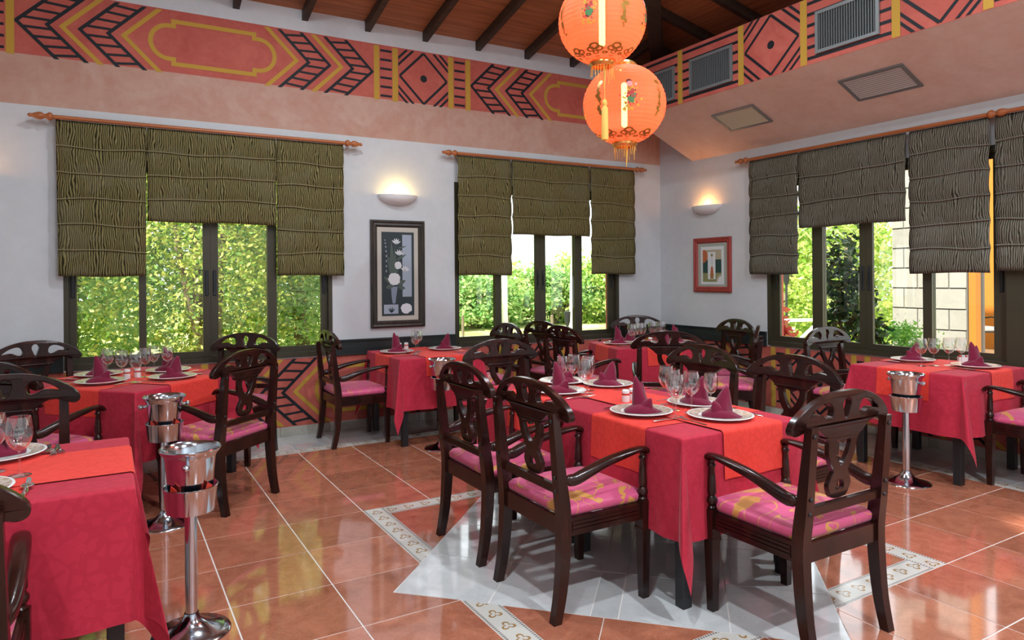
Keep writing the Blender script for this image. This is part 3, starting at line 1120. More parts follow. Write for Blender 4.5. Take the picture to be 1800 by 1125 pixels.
zA = 2.685
blind(FA, -0.342, 0.283, zA, 1.462, 'long olive striped blind on the left of the left window', BLIND_A, 1, flare=-0.01)
blind(FA, 0.287, 1.312, zA, 1.912, 'short wide olive striped blind in the middle of the left window', BLIND_A, 2)
blind(FA, 1.316, 1.922, zA, 1.462, 'long olive striped blind on the right of the left window', BLIND_A, 3)
blind(FA, 3.108, 3.735, zA, 1.455, 'long olive blind on the left of the window beside the flower picture', BLIND_A, 4)
blind(FA, 3.75, 4.765, zA, 1.888, 'short wide olive blind in the middle of the window beside the flower picture', BLIND_A, 5)
blind(FA, 4.785, 5.425, zA, 1.460, 'long olive blind on the right of the window beside the flower picture', BLIND_A, 6)
blind(FB, -4.85, -4.275, 2.625, 1.443, 'long brown striped blind nearest the corner on the right wall', BLIND_B, 7)
blind(FB, -4.262, -3.245, 2.625, 1.885, 'short wide brown striped blind in the middle of the right window', BLIND_B, 8)
blind(FB, -3.215, -2.615, 2.625, 1.44, 'long brown striped blind over the stone tower view', BLIND_B, 9)
blind(FB, -2.575, -1.98, 2.625, 1.45, 'brown striped blind cut off by the right picture edge', BLIND_B, 10)

blind(FB, -1.965, -0.965, 2.625, 1.885, 'short wide brown blind past the right picture edge', BLIND_B, 11)
blind(FB, -0.94, -0.42, 2.625, 1.45, 'last long brown blind past the right picture edge', BLIND_B, 12)

# ------------------------------------------------------------------ air vents
def vent(F, x0, x1, z0, z1, y, label, tilt=None, frame=VENTM, louv=VENTM, vertical=True):
    xm, zm = (x0 + x1) / 2, (z0 + z1) / 2
    r = empty('air_vent')
    M = F['M'] @ Matrix.Translation((xm, y, zm))
    if tilt is not None: M = M @ Matrix.Rotation(tilt, 4, 'X')
    r.matrix_world = M
    tag(r, label, 'vent', 'air vents in the bulkhead')
    a, b = (x1 - x0) / 2, (z1 - z0) / 2
    fw = 0.026
    loops = [rect(-a, a, -b, b), rect(-a + fw, a - fw, -b + fw, b - fw)]
    me = plate_mesh('frame', loops, 0.014, frame)
    mesh_obj('frame', me, None, r, (0, -0.0085, 0))
    bxo('duct', (-a + fw, a - fw, -0.003, -0.001, -b + fw, b - fw), VENTD, r)
    bm = NB()
    if vertical:
        n = int((2 * a - 2 * fw) / 0.021)
        for i in range(n):
            x = -a + fw + (i + 0.5) * (2 * a - 2 * fw) / n
            box(bm, x - 0.0022, x + 0.0022, -0.013, -0.003, -b + fw, b - fw)
        nh = int((2 * b - 2 * fw) / 0.02)
        for i in range(nh):
            z = -b + fw + (i + 0.5) * (2 * b - 2 * fw) / nh
            box(bm, -a + fw, a - fw, -0.0028, -0.0015, z - 0.0015, z + 0.0015)
    else:
        n = 11
        for i in range(n):
            z = -b + fw + (i + 0.5) * (2 * b - 2 * fw) / n
            rect_sweep(bm, [[(x, -0.014, z - 0.007), (x, -0.0125, z - 0.008), (x, -0.004, z + 0.002), (x, -0.0055, z + 0.003)] for x in (-a + fw, a - fw)])
    tag(obj('louvres', bm, louv, r), kind='stuff')
vent(FB, -5.60, -5.07, 3.222, 3.56, -BD - 0.002, 'grey grille in the red mural half hidden by the lower lantern')
vent(FB, -4.865, -4.335, 3.222, 3.558, -BD - 0.002, 'grey grille in the red mural left of the black diamond')
vent(FB, -3.488, -2.962, 3.222, 3.562, -BD - 0.002, 'large grey grille in the red mural right of the black diamond')
vent(FB, -2.15, -1.62, 3.222, 3.562, -BD - 0.002, 'grey grille in the red mural past the right picture edge')
ta = math.atan2(3.1545 - 2.765, BD)
def sof(lx0, lx1, n0, n1, label, fm, lm):
    nm = (n0 + n1) / 2
    half = (n1 - n0) / 2 / math.cos(ta)
    zm = 2.765 + nm * (3.1545 - 2.765) / BD
    vent(FB, lx0, lx1, zm - half, zm + half, -nm, label, PI / 2 - ta, fm, lm, False)
sof(-4.838, -4.333, 0.350, 0.640, 'small cream louvred vent in the sloped pink soffit', VENTM, VENTC)
sof(-3.475, -2.946, 0.346, 0.640, 'large grey louvred vent in the sloped pink soffit', VENTM, mat('pale_vent_louvre', (0.55, 0.52, 0.50), 0.5))

# ------------------------------------------------------------------ wall sconces
BULB = bpy.data.materials.new('warm_bulb')
BULB.use_nodes = True
_b = BULB.node_tree.nodes['Principled BSDF']
_b.inputs['Emission Color'].default_value = (1.0, 0.72, 0.30, 1)
_b.inputs['Emission Strength'].default_value = 14
def sconce(F, x, z, label, col, energy):
    r = empty('wall_sconce', fpos(F, x, -0.001, z - 0.10), F['rz'])
    tag(r, label, 'wall lamp', 'bowl wall lamps')
    bm = NB()
    n, m = 36, 8
    for inner in (0, 1):
        rows = []
        for j in range(m + 1):
            q = j / m
            rad = math.sin(q * PI / 2) ** 0.85
            zz = 0.10 * (1 - math.cos(q * PI / 2)) ** 0.9
            row = []
            for i in range(n + 1):
                a = PI * i / n
                fl = 1 + (0.012 * math.cos(i * PI) if not inner else 0)
                k = rad * fl * (0.965 if inner else 1)
                row.append(bm.verts.new((-0.205 * k * math.cos(a), -0.118 * k * math.sin(a), zz + (0.006 if inner else 0) * (1 - q))))
            rows.append(row)
        for a_, b_ in zip(rows, rows[1:]):
            for i in range(n):
                try: bm.faces.new((a_[i], a_[i + 1], b_[i + 1], b_[i]))
                except ValueError: pass
        if inner:
            for i in range(n):
                bm.faces.new((rim[i], rim[i + 1], rows[-1][i + 1], rows[-1][i]))
        rim = rows[-1]
    bmesh.ops.remove_doubles(bm, verts=bm.verts, dist=1e-4)
    obj('bowl', bm, SCONCE, r, 60)
    bm = NB(); lathe(bm, [(0.004, 0.03), (0.02, 0.04), (0.026, 0.06), (0.018, 0.08), (0.003, 0.088)], 12, 0, -0.055)
    obj('bulb', bm, BULB, r, 60)
    ld = bpy.data.lights.new('sconce_light', 'POINT')
    ld.energy = energy; ld.color = col; ld.shadow_soft_size = 0.03
    lo_ = bpy.data.objects.new('sconce_light', ld)
    COL.objects.link(lo_); lo_.parent = r; lo_.location = (0, -0.06, 0.125)
sconce(FA, 2.478, 2.248, 'white half bowl wall lamp above the tall flower picture', (1.0, 0.66, 0.20), 2.0)
sconce(FB, -5.49, 2.225, 'white half bowl wall lamp above the small red framed picture', (1.0, 0.36, 0.08), 2.0)
sconce(FA, -0.95, 2.248, 'white half bowl wall lamp glowing at the left picture edge', (1.0, 0.45, 0.14), 2.2)

# ------------------------------------------------------------------ framed pictures
FRAMEB = grain_mat('ebony_frame_wood', (0.012, 0.010, 0.009), (0.045, 0.032, 0.022), 0.35, (30, 30, 4))
FRAMER = grain_mat('red_frame_wood', (0.26, 0.03, 0.025), (0.36, 0.055, 0.04), 0.4, (30, 30, 4))
LINEN = mat('linen_mat_board', (0.50, 0.47, 0.41), 0.85)
def flat(name, loops, m, y, th=0.0012, parent=None):
    me = plate_mesh(name, loops, th, m)
    return mesh_obj(name, me, None, parent, (0, y, 0))
def blob(cx, cz, rx, rz, n=14, wob=0.15, seed=0):
    rd = random.Random(seed)
    return [(cx + rx * (1 + wob * rd.uniform(-1, 1)) * math.cos(2 * PI * i / n), cz + rz * (1 + wob * rd.uniform(-1, 1)) * math.sin(2 * PI * i / n)) for i in range(n)]
def leaf_shape(x0, z0, x1, z1, wd):
    dx, dz = x1 - x0, z1 - z0
    L = math.hypot(dx, dz); nx, nz = -dz / L, dx / L
    f = (0, 0.25, 0.55, 0.8, 1.0)
    wv = (0.25, 0.9, 1.0, 0.55, 0.0)
    a = [(x0 + dx * q + nx * wd * k, z0 + dz * q + nz * wd * k) for q, k in zip(f, wv)]
    b = [(x0 + dx * q - nx * wd * k, z0 + dz * q - nz * wd * k) for q, k in zip(f[:-1], wv[:-1])]
    return a + b[::-1]
def moulding(r, W, H, fw, m, name='frame_rail'):
    """four mitred rails with a stepped section"""
    prof = [(0.0, -0.004), (0.0, -0.022), (0.25, -0.030), (0.45, -0.022), (0.7, -0.026), (1.0, -0.010), (1.0, -0.004)]
    cs = [(-W / 2, 0), (W / 2, 0), (W / 2, H), (-W / 2, H)]
    ins = [(1, 1), (-1, 1), (-1, -1), (1, -1)]
    for k in range(4):
        bm = NB()
        rr = []
        for c in (k, (k + 1) % 4):
            rr.append([bm.verts.new((cs[c][0] + ins[c][0] * fw * q, y, cs[c][1] + ins[c][1] * fw * q)) for q, y in prof])
        n = len(prof)
        for i in range(n):
            bm.faces.new((rr[0][i], rr[0][(i + 1) % n], rr[1][(i + 1) % n], rr[1][i]))
        bm.faces.new(rr[0]); bm.faces.new(rr[1][::-1])
        obj(name, bm, m, r)
# tall flower picture
PW, PH = 0.562, 1.052
r = empty('framed_picture', fpos(FA, 2.478, -0.001, 0.947), AA)
tag(r, 'tall black framed picture of white flowers in a vase on dark teal', 'picture')
moulding(r, PW, PH, 0.07, FRAMEB)
bxo('backing', (-PW / 2 + 0.02, PW / 2 - 0.02, -0.008, -0.001, 0.02, PH - 0.02), LINEN, r)
flat('mat_board', [rect(-0.212, 0.212, 0.069, PH - 0.069)], LINEN, -0.010, 0.003, r)
TEAL = mat('print_dark_teal', (0.016, 0.030, 0.036), 0.5)
PBLUE = mat('print_pale_blue', (0.32, 0.37, 0.45), 0.6)
PWHITE = mat('print_white', (0.66, 0.68, 0.70), 0.6)
PGRN = mat('print_grey_green', (0.07, 0.10, 0.085), 0.6)
PVASE = mat('print_vase_blue', (0.20, 0.24, 0.32), 0.5)
pr_ = flat('print', [rect(-0.168, 0.168, 0.115, PH - 0.115)], TEAL, -0.0135, 0.002, r)
PWr = 0.0
flat('blue_panel', [rect(0.045, 0.142, 0.30, PH - 0.14)], PBLUE, -0.0015, 0.0006, pr_)
flat('label_panel', [rect(-0.148, 0.0, 0.135, 0.225)], PBLUE, -0.0015, 0.0006, pr_)
flat('vase', [[(-0.075, 0.40), (-0.005, 0.40), (-0.022, 0.30), (-0.03, 0.235), (-0.058, 0.235), (-0.068, 0.30)]], PVASE, -0.0017, 0.0006, pr_)
k = 0
for x0, z0, x1, z1, wd in ((-0.05, 0.42, -0.07, 0.86, 0.022), (-0.05, 0.42, -0.115, 0.74, 0.014), (-0.03, 0.42, -0.03, 0.83, 0.010), (-0.03, 0.45, 0.02, 0.72, 0.010),
                           (-0.04, 0.42, -0.15, 0.50, 0.022), (-0.02, 0.42, 0.08, 0.46, 0.024), (-0.05, 0.41, -0.13, 0.39, 0.022), (0.0, 0.40, 0.075, 0.38, 0.02), (-0.02, 0.66, 0.09, 0.72, 0.012), (-0.02, 0.70, -0.12, 0.66, 0.012), (0.0, 0.78, 0.09, 0.80, 0.008)):
    flat('leaf', [leaf_shape(x0, z0, x1, z1, wd)], PGRN, -0.0020 - 0.0001 * (k % 4), 0.0005, pr_); k += 1
arc = [(-0.13 + 0.03 * math.cos(t) - 0.02, 0.64 + 0.25 * math.sin(t)) for t in [0.1 * i for i in range(-4, 13)]]
for (x0, z0), (x1, z1) in zip(arc[::2], arc[1::2]):
    flat('bud', [leaf_shape(x0, z0, x1, z1, 0.006)], PBLUE, -0.0024, 0.0005, pr_)
for cx, cz in ((-0.02, 0.82), (0.01, 0.71), (0.07, 0.55)):
    for a in (-0.9, -0.35, 0.15, 0.6, 1.1):
        flat('petal', [leaf_shape(cx, cz, cx + 0.055 * math.sin(a), cz + 0.06 * math.cos(a), 0.008)], PWHITE, -0.0026, 0.0005, pr_)
flat('bloom', [blob(-0.04, 0.475, 0.062, 0.062, 22, 0.08, 1)], PWHITE, -0.0028, 0.0006, pr_)
flat('bloom', [blob(0.0, 0.61, 0.036, 0.038, 18, 0.06, 2)], PWHITE, -0.0028, 0.0006, pr_)
flat('bloom', [blob(0.085, 0.185, 0.058, 0.05, 22, 0.10, 3)], PWHITE, -0.0028, 0.0006, pr_)
for a in (-0.8, -0.3, 0.3, 0.8):
    flat('leaf', [leaf_shape(-0.07, 0.145, -0.07 + 0.05 * math.sin(a), 0.15 + 0.055 * math.cos(a), 0.006)], TEAL, -0.0024, 0.0005, pr_)
# small red picture
r = empty('framed_picture', fpos(FB, -5.42, -0.001, 1.249), -PI / 2)
tag(r, 'small red framed abstract picture under the right wall lamp', 'picture')
PW, PH = 0.545, 0.612
moulding(r, PW, PH, 0.062, FRAMER)
MATG = mat('grey_green_mat_board', (0.36, 0.38, 0.33), 0.85)
bxo('backing', (-PW / 2 + 0.02, PW / 2 - 0.02, -0.008, -0.001, 0.02, PH - 0.02), MATG, r)
pb = flat('print_paper', [rect(-0.165, 0.165, 0.085, PH - 0.10)], PWHITE, -0.0105, 0.004, r)
P1 = mat('print_beige', (0.42, 0.36, 0.25), 0.7); P2 = mat('print_deep_green', (0.015, 0.055, 0.045), 0.7)
P3 = mat('print_sage', (0.24, 0.24, 0.10), 0.7); P4 = mat('print_orange', (0.45, 0.12, 0.04), 0.7); P5 = mat('print_ochre', (0.35, 0.16, 0.05), 0.7)
z0 = 0.115
flat('colour_field', [rect(-0.135, 0.135, z0 + 0.25, z0 + 0.36)], P1, -0.0028, 0.0006, pb)
flat('colour_field', [rect(-0.135, 0.135, z0 + 0.10, z0 + 0.25)], P2, -0.0028, 0.0006, pb)
flat('colour_field', [rect(-0.135, 0.135, z0, z0 + 0.10)], P3, -0.0028, 0.0006, pb)
flat('sun_disc', [clip_poly(ellipse(-0.125, z0 + 0.29, 0.062, 0.075), [(-1, 0, 0.135), (0, 1, z0 + 0.36)])], P4, -0.0034, 0.0006, pb)
flat('white_panel', [rect(-0.06, 0.05, z0 + 0.03, z0 + 0.335)], PWHITE, -0.0036, 0.0006, pb)
flat('bottle', [[(-0.012, z0 + 0.17), (0.012, z0 + 0.17), (0.026, z0 + 0.07), (0.02, z0 + 0.035), (-0.02, z0 + 0.035), (-0.026, z0 + 0.07)]], P4, -0.0044, 0.0006, pb)
flat('bottle_base', [[(-0.024, z0 + 0.095), (0.024, z0 + 0.095), (0.027, z0 + 0.07), (0.02, z0 + 0.035), (-0.02, z0 + 0.035), (-0.027, z0 + 0.07)]], P5, -0.0052, 0.0006, pb)
flat('stem', [rect(-0.0025, 0.0025, z0 + 0.17, z0 + 0.29)], P1, -0.0044, 0.0006, pb)
flat('flower', [[(0.024 * (1 if i % 2 else 0.55) * math.cos(PI * i / 6), z0 + 0.30 + 0.024 * (1 if i % 2 else 0.55) * math.sin(PI * i / 6)) for i in range(12)]], P3, -0.0046, 0.0006, pb)
flat('shell', [clip_poly(ellipse(0.135, z0, 0.075, 0.085), [(1, 0, 0.135), (0, -1, -z0)])], P1, -0.0034, 0.0006, pb)
flat('shell_core', [clip_poly(ellipse(0.135, z0, 0.055, 0.062), [(1, 0, 0.135), (0, -1, -z0)])], PWHITE, -0.0042, 0.0006, pb)

# ------------------------------------------------------------------ paper lanterns
LBULB = bpy.data.materials.new('lantern_tube_lamp')
LBULB.use_nodes = True
_b = LBULB.node_tree.nodes['Principled BSDF']
_b.inputs['Emission Color'].default_value = (1.0, 0.78, 0.38, 1)
_b.inputs['Emission Strength'].default_value = 26
PRN = [mat('lantern_print_pink', (0.85, 0.42, 0.45), 0.6), mat('lantern_print_green', (0.10, 0.30, 0.12), 0.6), mat('lantern_print_yellow', (0.62, 0.42, 0.05), 0.6),
       mat('lantern_print_red', (0.50, 0.05, 0.05), 0.6), mat('lantern_print_dark', (0.08, 0.03, 0.02), 0.6), mat('lantern_print_gold', (0.42, 0.22, 0.04), 0.35, 0.5)]
def lantern(loc, rad, rz, label, ztop, longtassel=None):
    r = empty('paper_lantern', loc, rz)
    tag(r, label, 'lantern', 'hanging peach paper lanterns')
    RZ = rad * 0.965
    def sph(lat, lon, k=1.0):
        c = math.cos(lat)
        return Vector((rad * k * c * math.sin(lon), -rad * k * c * math.cos(lon), RZ * k * math.sin(lat)))
    bm = NB()
    nl, nn = 96, 48
    la0, la1 = R(-73), R(73)
    rows = []
    ribs = 24
    for j in range(nl + 1):
        lat = la0 + (la1 - la0) * j / nl
        k = 1.0 - 0.012 * abs(math.sin(PI * ribs * j / nl)) 
        rows.append([bm.verts.new(sph(lat, 2 * PI * i / nn, k * (1 + 0.004 * math.cos(8 * 2 * PI * i / nn)))) for i in range(nn)])
    for a, b in zip(rows, rows[1:]):
        for i in range(nn):
            bm.faces.new((a[i], a[(i + 1) % nn], b[(i + 1) % nn], b[i]))
    body = obj('shade', bm, PAPER, r, 179)
    cr = rad * math.cos(la1)
    for sg in (-1, 1):
        z = sg * RZ * math.sin(la1)
        bm = NB()
        lathe(bm, [(cr * 0.82, z - sg * 0.004), (cr * 1.04, z - sg * 0.004), (cr * 1.06, z + sg * 0.012), (cr * 0.86, z + sg * 0.026), (cr * 0.80, z + sg * 0.026)], 28, caps=False)
        obj('cap_ring', bm, GOLDM, r, 40)
    # seams
    for i in range(8):
        bm = NB()
        for j in range(26):
            a0 = R(-60) + R(120) * j / 26
            a1 = a0 + R(2.6)
            lon = 2 * PI * i / 8 + PI / 8
            d = 0.007
            f = [bm.verts.new(sph(a, lon + s * d, 1.006)) for a, s in ((a0, -1), (a0, 1), (a1, 1), (a1, -1))]
            bm.faces.new(f)
        obj('seam', bm, PRN[5], body)
    # gold scrolls round the bottom
    for i in range(8):
        bm = NB()
        lon = 2 * PI * i / 8
        for dl, dt, s in ((0, R(-50), 0.030), (-0.14, R(-54), 0.024), (0.14, R(-54), 0.024), (0.0, R(-60), 0.018), (-0.25, R(-61), 0.014), (0.25, R(-61), 0.014), (0, R(-67), 0.012)):
            c = sph(dt, lon + dl / max(0.3, math.cos(dt)) * 0.7, 1.008)
            nrm = Vector((c.x / rad ** 2, c.y / rad ** 2, c.z / RZ ** 2)).normalized()
            tx = Vector((0, 0, 1)).cross(nrm).normalized(); ty = nrm.cross(tx)
            k = s * rad / 0.238
            n = 12
            o_ = [bm.verts.new(c + tx * k * math.cos(2 * PI * q / n) + ty * k * 0.75 * math.sin(2 * PI * q / n)) for q in range(n)]
            i_ = [bm.verts.new(c + nrm * 0.0005 + tx * k * 0.5 * math.cos(2 * PI * q / n) + ty * k * 0.36 * math.sin(2 * PI * q / n)) for q in range(n)]
            for q in range(n):
                bm.faces.new((o_[q], o_[(q + 1) % n], i_[(q + 1) % n], i_[q]))
        obj('gold_scroll', bm, PRN[5], body)
    # printed folk figures on every second panel, writing strokes on the others
    rd = random.Random(int(rad * 10000))
    def dab(bm, lat, lon, s, k=1.009, sq=1.0):
        c = sph(lat, lon, k)
        nrm = c.normalized()
        tx = Vector((0, 0, 1)).cross(nrm).normalized(); ty = nrm.cross(tx)
        n = 9
        bm.faces.new([bm.verts.new(c + tx * s * sq * math.cos(2 * PI * q / n) + ty * s * math.sin(2 * PI * q / n)) for q in range(n)])
    for i in range(8):
        lon0 = 2 * PI * i / 8
        bms = [NB() for _ in PRN]
        if i % 2 == 0:
            for q in range(70):
                lat = R(rd.uniform(-21, 12)); dl = rd.gauss(0, 0.085)
                ci = 2 if lat < R(-15) else rd.choice((1, 2, 2, 3, 3, 4, 5))
                dab(bms[ci], lat, lon0 + dl, rd.uniform(0.003, 0.0075), 1.009 + 0.0002 * (q % 8))
            for q in range(5):
                dab(bms[1], R(-9 + 1.6 * q), lon0 + rd.uniform(-0.06, 0.06), 0.012, 1.0108)
            for q in range(4):
                dab(bms[3], R(-2 + 2 * q), lon0 + rd.uniform(-0.05, 0.05), 0.010, 1.0110)
            dab(bms[0], R(15), lon0 - 0.03, 0.017, 1.0115)
            dab(bms[4], R(19), lon0 - 0.045, 0.013, 1.0112, 1.2)
            dab(bms[0], R(14), lon0 + 0.12, 0.008, 1.0112)
        else:
            for q in range(16):
                dab(bms[5], R(22 - 3.1 * q), lon0 + rd.uniform(-0.05, 0.05), rd.uniform(0.006, 0.014), 1.009 + 0.0002 * (q % 5), rd.uniform(0.5, 1.6))
        for bm, m in zip(bms, PRN):
            if len(bm.verts): tag(obj('print', bm, m, body), kind='stuff')
            else: bm.free()
    # lamp tube and wire
    bm = NB(); lathe(bm, [(0.006, -0.13), (0.017, -0.12), (0.017, 0.12), (0.006, 0.13)], 12)
    obj('lamp_tube', bm, LBULB, r, 60)
    bm = NB(); tube(bm, [(0, 0, 0.13), (0, 0, ztop - loc[2])], 0.003, 6)
    obj('cord', bm, BLACKWOOD, r)
    # fringe
    bm = NB()
    z = -RZ * math.sin(la1) - 0.02
    for i in range(22):
        a = 2 * PI * i / 22
        L = rd.uniform(0.03, 0.085)
        x, y = cr * 0.85 * math.cos(a), cr * 0.85 * math.sin(a)
        tube(bm, [(x, y, z), (x * 1.02 + rd.uniform(-.006, .006), y * 1.02, z - L)], 0.0013, 4)
    tube(bm, [(0.01, 0, z + 0.01), (0.012, 0, z - 0.03), (0.01, 0, z - 0.12)], [0.003, 0.008, 0.002], 6)
    tag(obj('fringe', bm, GOLDT, r), kind='stuff')
    if longtassel:
        bm = NB()
        x, y = longtassel
        tube(bm, [(x, y, z), (x, y, z - 0.19)], 0.0016, 5)
        obj('tassel_cord', bm, GOLDT, r)
        bm = NB(); lathe(bm, [(0.002, z - 0.185), (0.012, z - 0.195), (0.014, z - 0.21), (0.009, z - 0.222), (0.017, z - 0.235), (0.019, z - 0.40), (0.0, z - 0.405)], 14, x, y)
        obj('tassel', bm, GOLDT, r, 40)
    ld = bpy.data.lights.new('lantern_light', 'POINT')
    ld.energy = 1.15; ld.color = (1.0, 0.72, 0.55); ld.shadow_soft_size = 0.05
    lo_ = bpy.data.objects.new('lantern_light', ld)
    COL.objects.link(lo_); lo_.parent = r; lo_.location = (0.03, 0.03, 0.03)
    return r
lantern((2.60, 3.05, 2.425), 0.237, -0.55, 'lower round peach paper lantern printed with small figures, hanging over the central table', 4.5)
lantern((2.285, 2.855, 2.785), 0.232, -0.95, 'upper round peach paper lantern cut by the top picture edge', 4.55, (0.02, -0.03))

# ------------------------------------------------------------------ armchairs
def backy(z):
    return -0.222 - 0.10 * (z - 0.55)
def build_chair():
    r = empty('armchair')
    tag(r, 'dark mahogany armchair', 'chair', 'carved mahogany armchairs at the tables')
    wp = lambda x, y, z: (x, y + backy(z) + 0.030 + 0.16 * x * x, z)
    crest = mirror([(0, 0.985), (0.08, 0.981), (0.16, 0.963), (0.235, 0.931), (0.285, 0.892), (0.304, 0.862), (0.299, 0.840), (0.277, 0.831), (0.245, 0.839), (0.205, 0.853), (0.165, 0.848), (0.13, 0.826), (0.10, 0.809), (0, 0.807)])
    leaf = [(0.074, 0.897), (0.080, 0.930), (0.105, 0.949), (0.145, 0.945), (0.19, 0.924), (0.224, 0.895), (0.195, 0.898), (0.155, 0.902), (0.12, 0.884), (0.09, 0.878)]
    leaf = [(0.148 + (x - 0.148) * 0.90, 0.911 + (z - 0.911) * 0.86) for x, z in leaf]
    key = mirror([(0, 0.960), (0.019, 0.950), (0.0255, 0.928), (0.017, 0.902), (0.010, 0.882), (0, 0.872)])
    me = plate_mesh('crest_rail', [catmull(crest, n=3), catmull(leaf, n=3), catmull([(-x, z) for x, z in leaf], n=3), catmull(key, n=3)], 0.030, WOOD, 0.003, wp, 25)
    mesh_obj('crest_rail', me, None, r)
    sp = mirror([(0, 0.810), (0.098, 0.810), (0.102, 0.800), (0.089, 0.789), (0.087, 0.768), (0.080, 0.728), (0.060, 0.690), (0.046, 0.668), (0.058, 0.646), (0.071, 0.614), (0.060, 0.582), (0.040, 0.562), (0, 0.558)])
    up_ = mirror([(0, 0.776), (0.022, 0.788), (0.044, 0.790), (0.050, 0.776), (0.044, 0.750), (0.024, 0.712), (0, 0.688)])
    dn = mirror([(0, 0.628), (0.015, 0.626), (0.026, 0.606), (0.022, 0.594), (0, 0.598)])
    me = plate_mesh('splat', [catmull(sp, n=3), catmull(up_, n=3), catmull(dn, n=3)], 0.022, WOOD, 0.0025, wp, 25)
    mesh_obj('splat', me, None, r)
    bm = NB()
    yc = backy(0.810) + 0.03 + 0.016
    tube(bm, [(-0.108, yc, 0.809), (0.108, yc, 0.809)], 0.007, 8)
    obj('ledge', bm, WOOD, r, 60)
    bm = NB()
    yb = backy(0.545)
    box(bm, -0.212, 0.212, yb - 0.012, yb + 0.016, 0.525, 0.562, 0.004)
    obj('lower_rail', bm, WOOD, r)
    for s in (-1, 1):
        bm = NB()
        secs = []
        pts = catmull([(-0.252, 0.0), (-0.226, 0.13), (-0.212, 0.28), (-0.208, 0.42), (backy(0.55), 0.55), (backy(0.72), 0.72), (backy(0.868), 0.868)], False, 3)
        for y, z in pts:
            hx = 0.019 + 0.005 * min(1, z / 0.4) if z < 0.5 else 0.024 - 0.005 * (z - 0.5) / 0.37
            hy = 0.019 + 0.006 * math.sin(min(1, z / 0.45) * PI / 2) if z < 0.5 else 0.025 - 0.010 * (z - 0.5) / 0.37
            x = s * (0.236 - 0.008 * max(0, z - 0.5))
            secs.append([(x - hx, y - hy, z), (x + hx, y - hy, z), (x + hx, y + hy, z), (x - hx, y + hy, z)])
        rect_sweep(bm, secs)
        po = obj('back_post', bm, WOOD, r, 40)
        for zz in (0.835, 0.545, 0.60):
            bm = NB()
            yy = backy(zz) - 0.025 + (0.006 if zz > 0.8 else 0)
            rr_ = [(0.0085, 0), (0.008, 0.003), (0.003, 0.005)]
            rings = [[bm.verts.new((s * 0.235 + q * math.cos(2 * PI * k / 10), yy - d + 0.001, zz + q * math.sin(2 * PI * k / 10))) for k in range(10)] for q, d in rr_]
            for a, b in zip(rings, rings[1:]):
                for k in range(10): bm.faces.new((a[k], a[(k + 1) % 10], b[(k + 1) % 10], b[k]))
            bm.faces.new(rings[-1])
            obj('bolt', bm, BLACKWOOD, po, 60)
        bm = NB()
        x = s * 0.240
        secs = []
        for z, q in ((0.0, 0.0165), (0.30, 0.0235), (0.300, 0.0265), (0.312, 0.0275), (0.320, 0.0255), (0.435, 0.0255)):
            secs.append([(x - q, 0.222 - q, z), (x + q, 0.222 - q, z), (x + q, 0.222 + q, z), (x - q, 0.222 + q, z)])
        rect_sweep(bm, secs)
        obj('front_leg', bm, WOOD, r)
        bm = NB()
        lathe(bm, [(0.020, 0.4345), (0.022, 0.442), (0.014, 0.450), (0.019, 0.458), (0.024, 0.468), (0.024, 0.478), (0.017, 0.488), (0.014, 0.494), (0.019, 0.500), (0.0195, 0.515), (0.016, 0.575), (0.013, 0.612), (0.018, 0.618), (0.018, 0.626), (0.013, 0.632), (0.016, 0.646)], 14, x, 0.222)
        obj('arm_support', bm, WOOD, r, 45)
        bm = NB()
        path = catmull([(s * 0.244, -0.205, 0.592), (s * 0.250, -0.165, 0.583), (s * 0.254, -0.10, 0.604), (s * 0.254, 0.0, 0.634), (s * 0.250, 0.10, 0.652), (s * 0.246, 0.18, 0.662), (s * 0.243, 0.228, 0.660), (s * 0.243, 0.252, 0.646), (s * 0.243, 0.258, 0.630)], False, 3)
        n = len(path)
        hw, hh = [], []
        for i in range(n):
            q = i / (n - 1)
            hw.append(0.016 + 0.012 * math.sin(PI * min(1, q * 1.0)) if q < 0.9 else 0.022)
            hh.append(0.026 if 0.08 < q < 0.2 else (0.018 if q < 0.08 else max(0.0135, 0.026 - 0.03 * (q - 0.2))))
        hw[-1], hh[-1] = 0.012, 0.006
        hw[0], hh[0] = 0.010, 0.010
        tube(bm, path, hw, 12, hh)
        obj('arm', bm, WOOD, r, 70)
        bm = NB()
        xs = s * 0.240
        box(bm, xs - 0.012, xs + 0.012, -0.185, 0.197, 0.352, 0.425)
        for zz in (0.372, 0.388, 0.404):
            box(bm, xs + s * 0.012, xs + s * 0.0165, -0.175, 0.185, zz - 0.0055, zz + 0.0055)
        obj('side_rail', bm, WOOD, r)
    bxo('front_rail', (-0.214, 0.214, 0.212, 0.236, 0.352, 0.425), WOOD, r)
    bxo('rear_rail', (-0.212, 0.212, -0.222, -0.200, 0.352, 0.425), WOOD, r)
    # cushion
    bm = NB()
    n = 16
    hx, y0, y1 = 0.236, -0.205, 0.246
    rows = []
    def cpt(u, v):
        """u,v in -1..1"""
        x = hx * u; y = (y0 + y1) / 2 + (y1 - y0) / 2 * v
        e = max(abs(u) ** 6, abs(v) ** 6)
        z = 0.490 + 0.016 * (1 - u * u) * (1 - v * v) - 0.028 * e
        if v > 0.8 and abs(u) > 0.78:                     # notch round the arm support
            x = math.copysign(min(abs(x), 0.212), x)
        return (x, y, z)
    us = [-1, -0.985, -0.95, -0.88, -0.78] + [-0.65 + 1.3 * i / 10 for i in range(11)] + [0.78, 0.88, 0.95, 0.985, 1]
    for v in us:
        rows.append([bm.verts.new(cpt(u, v)) for u in us])
    m = len(us)
    for a, b in zip(rows, rows[1:]):
        for i in range(m - 1):
            bm.faces.new((a[i], a[i + 1], b[i + 1], b[i]))
    edge = rows[0][:] + [rw[-1] for rw in rows[1:]] + rows[-1][-2::-1] + [rw[0] for rw in rows[-2:0:-1]]
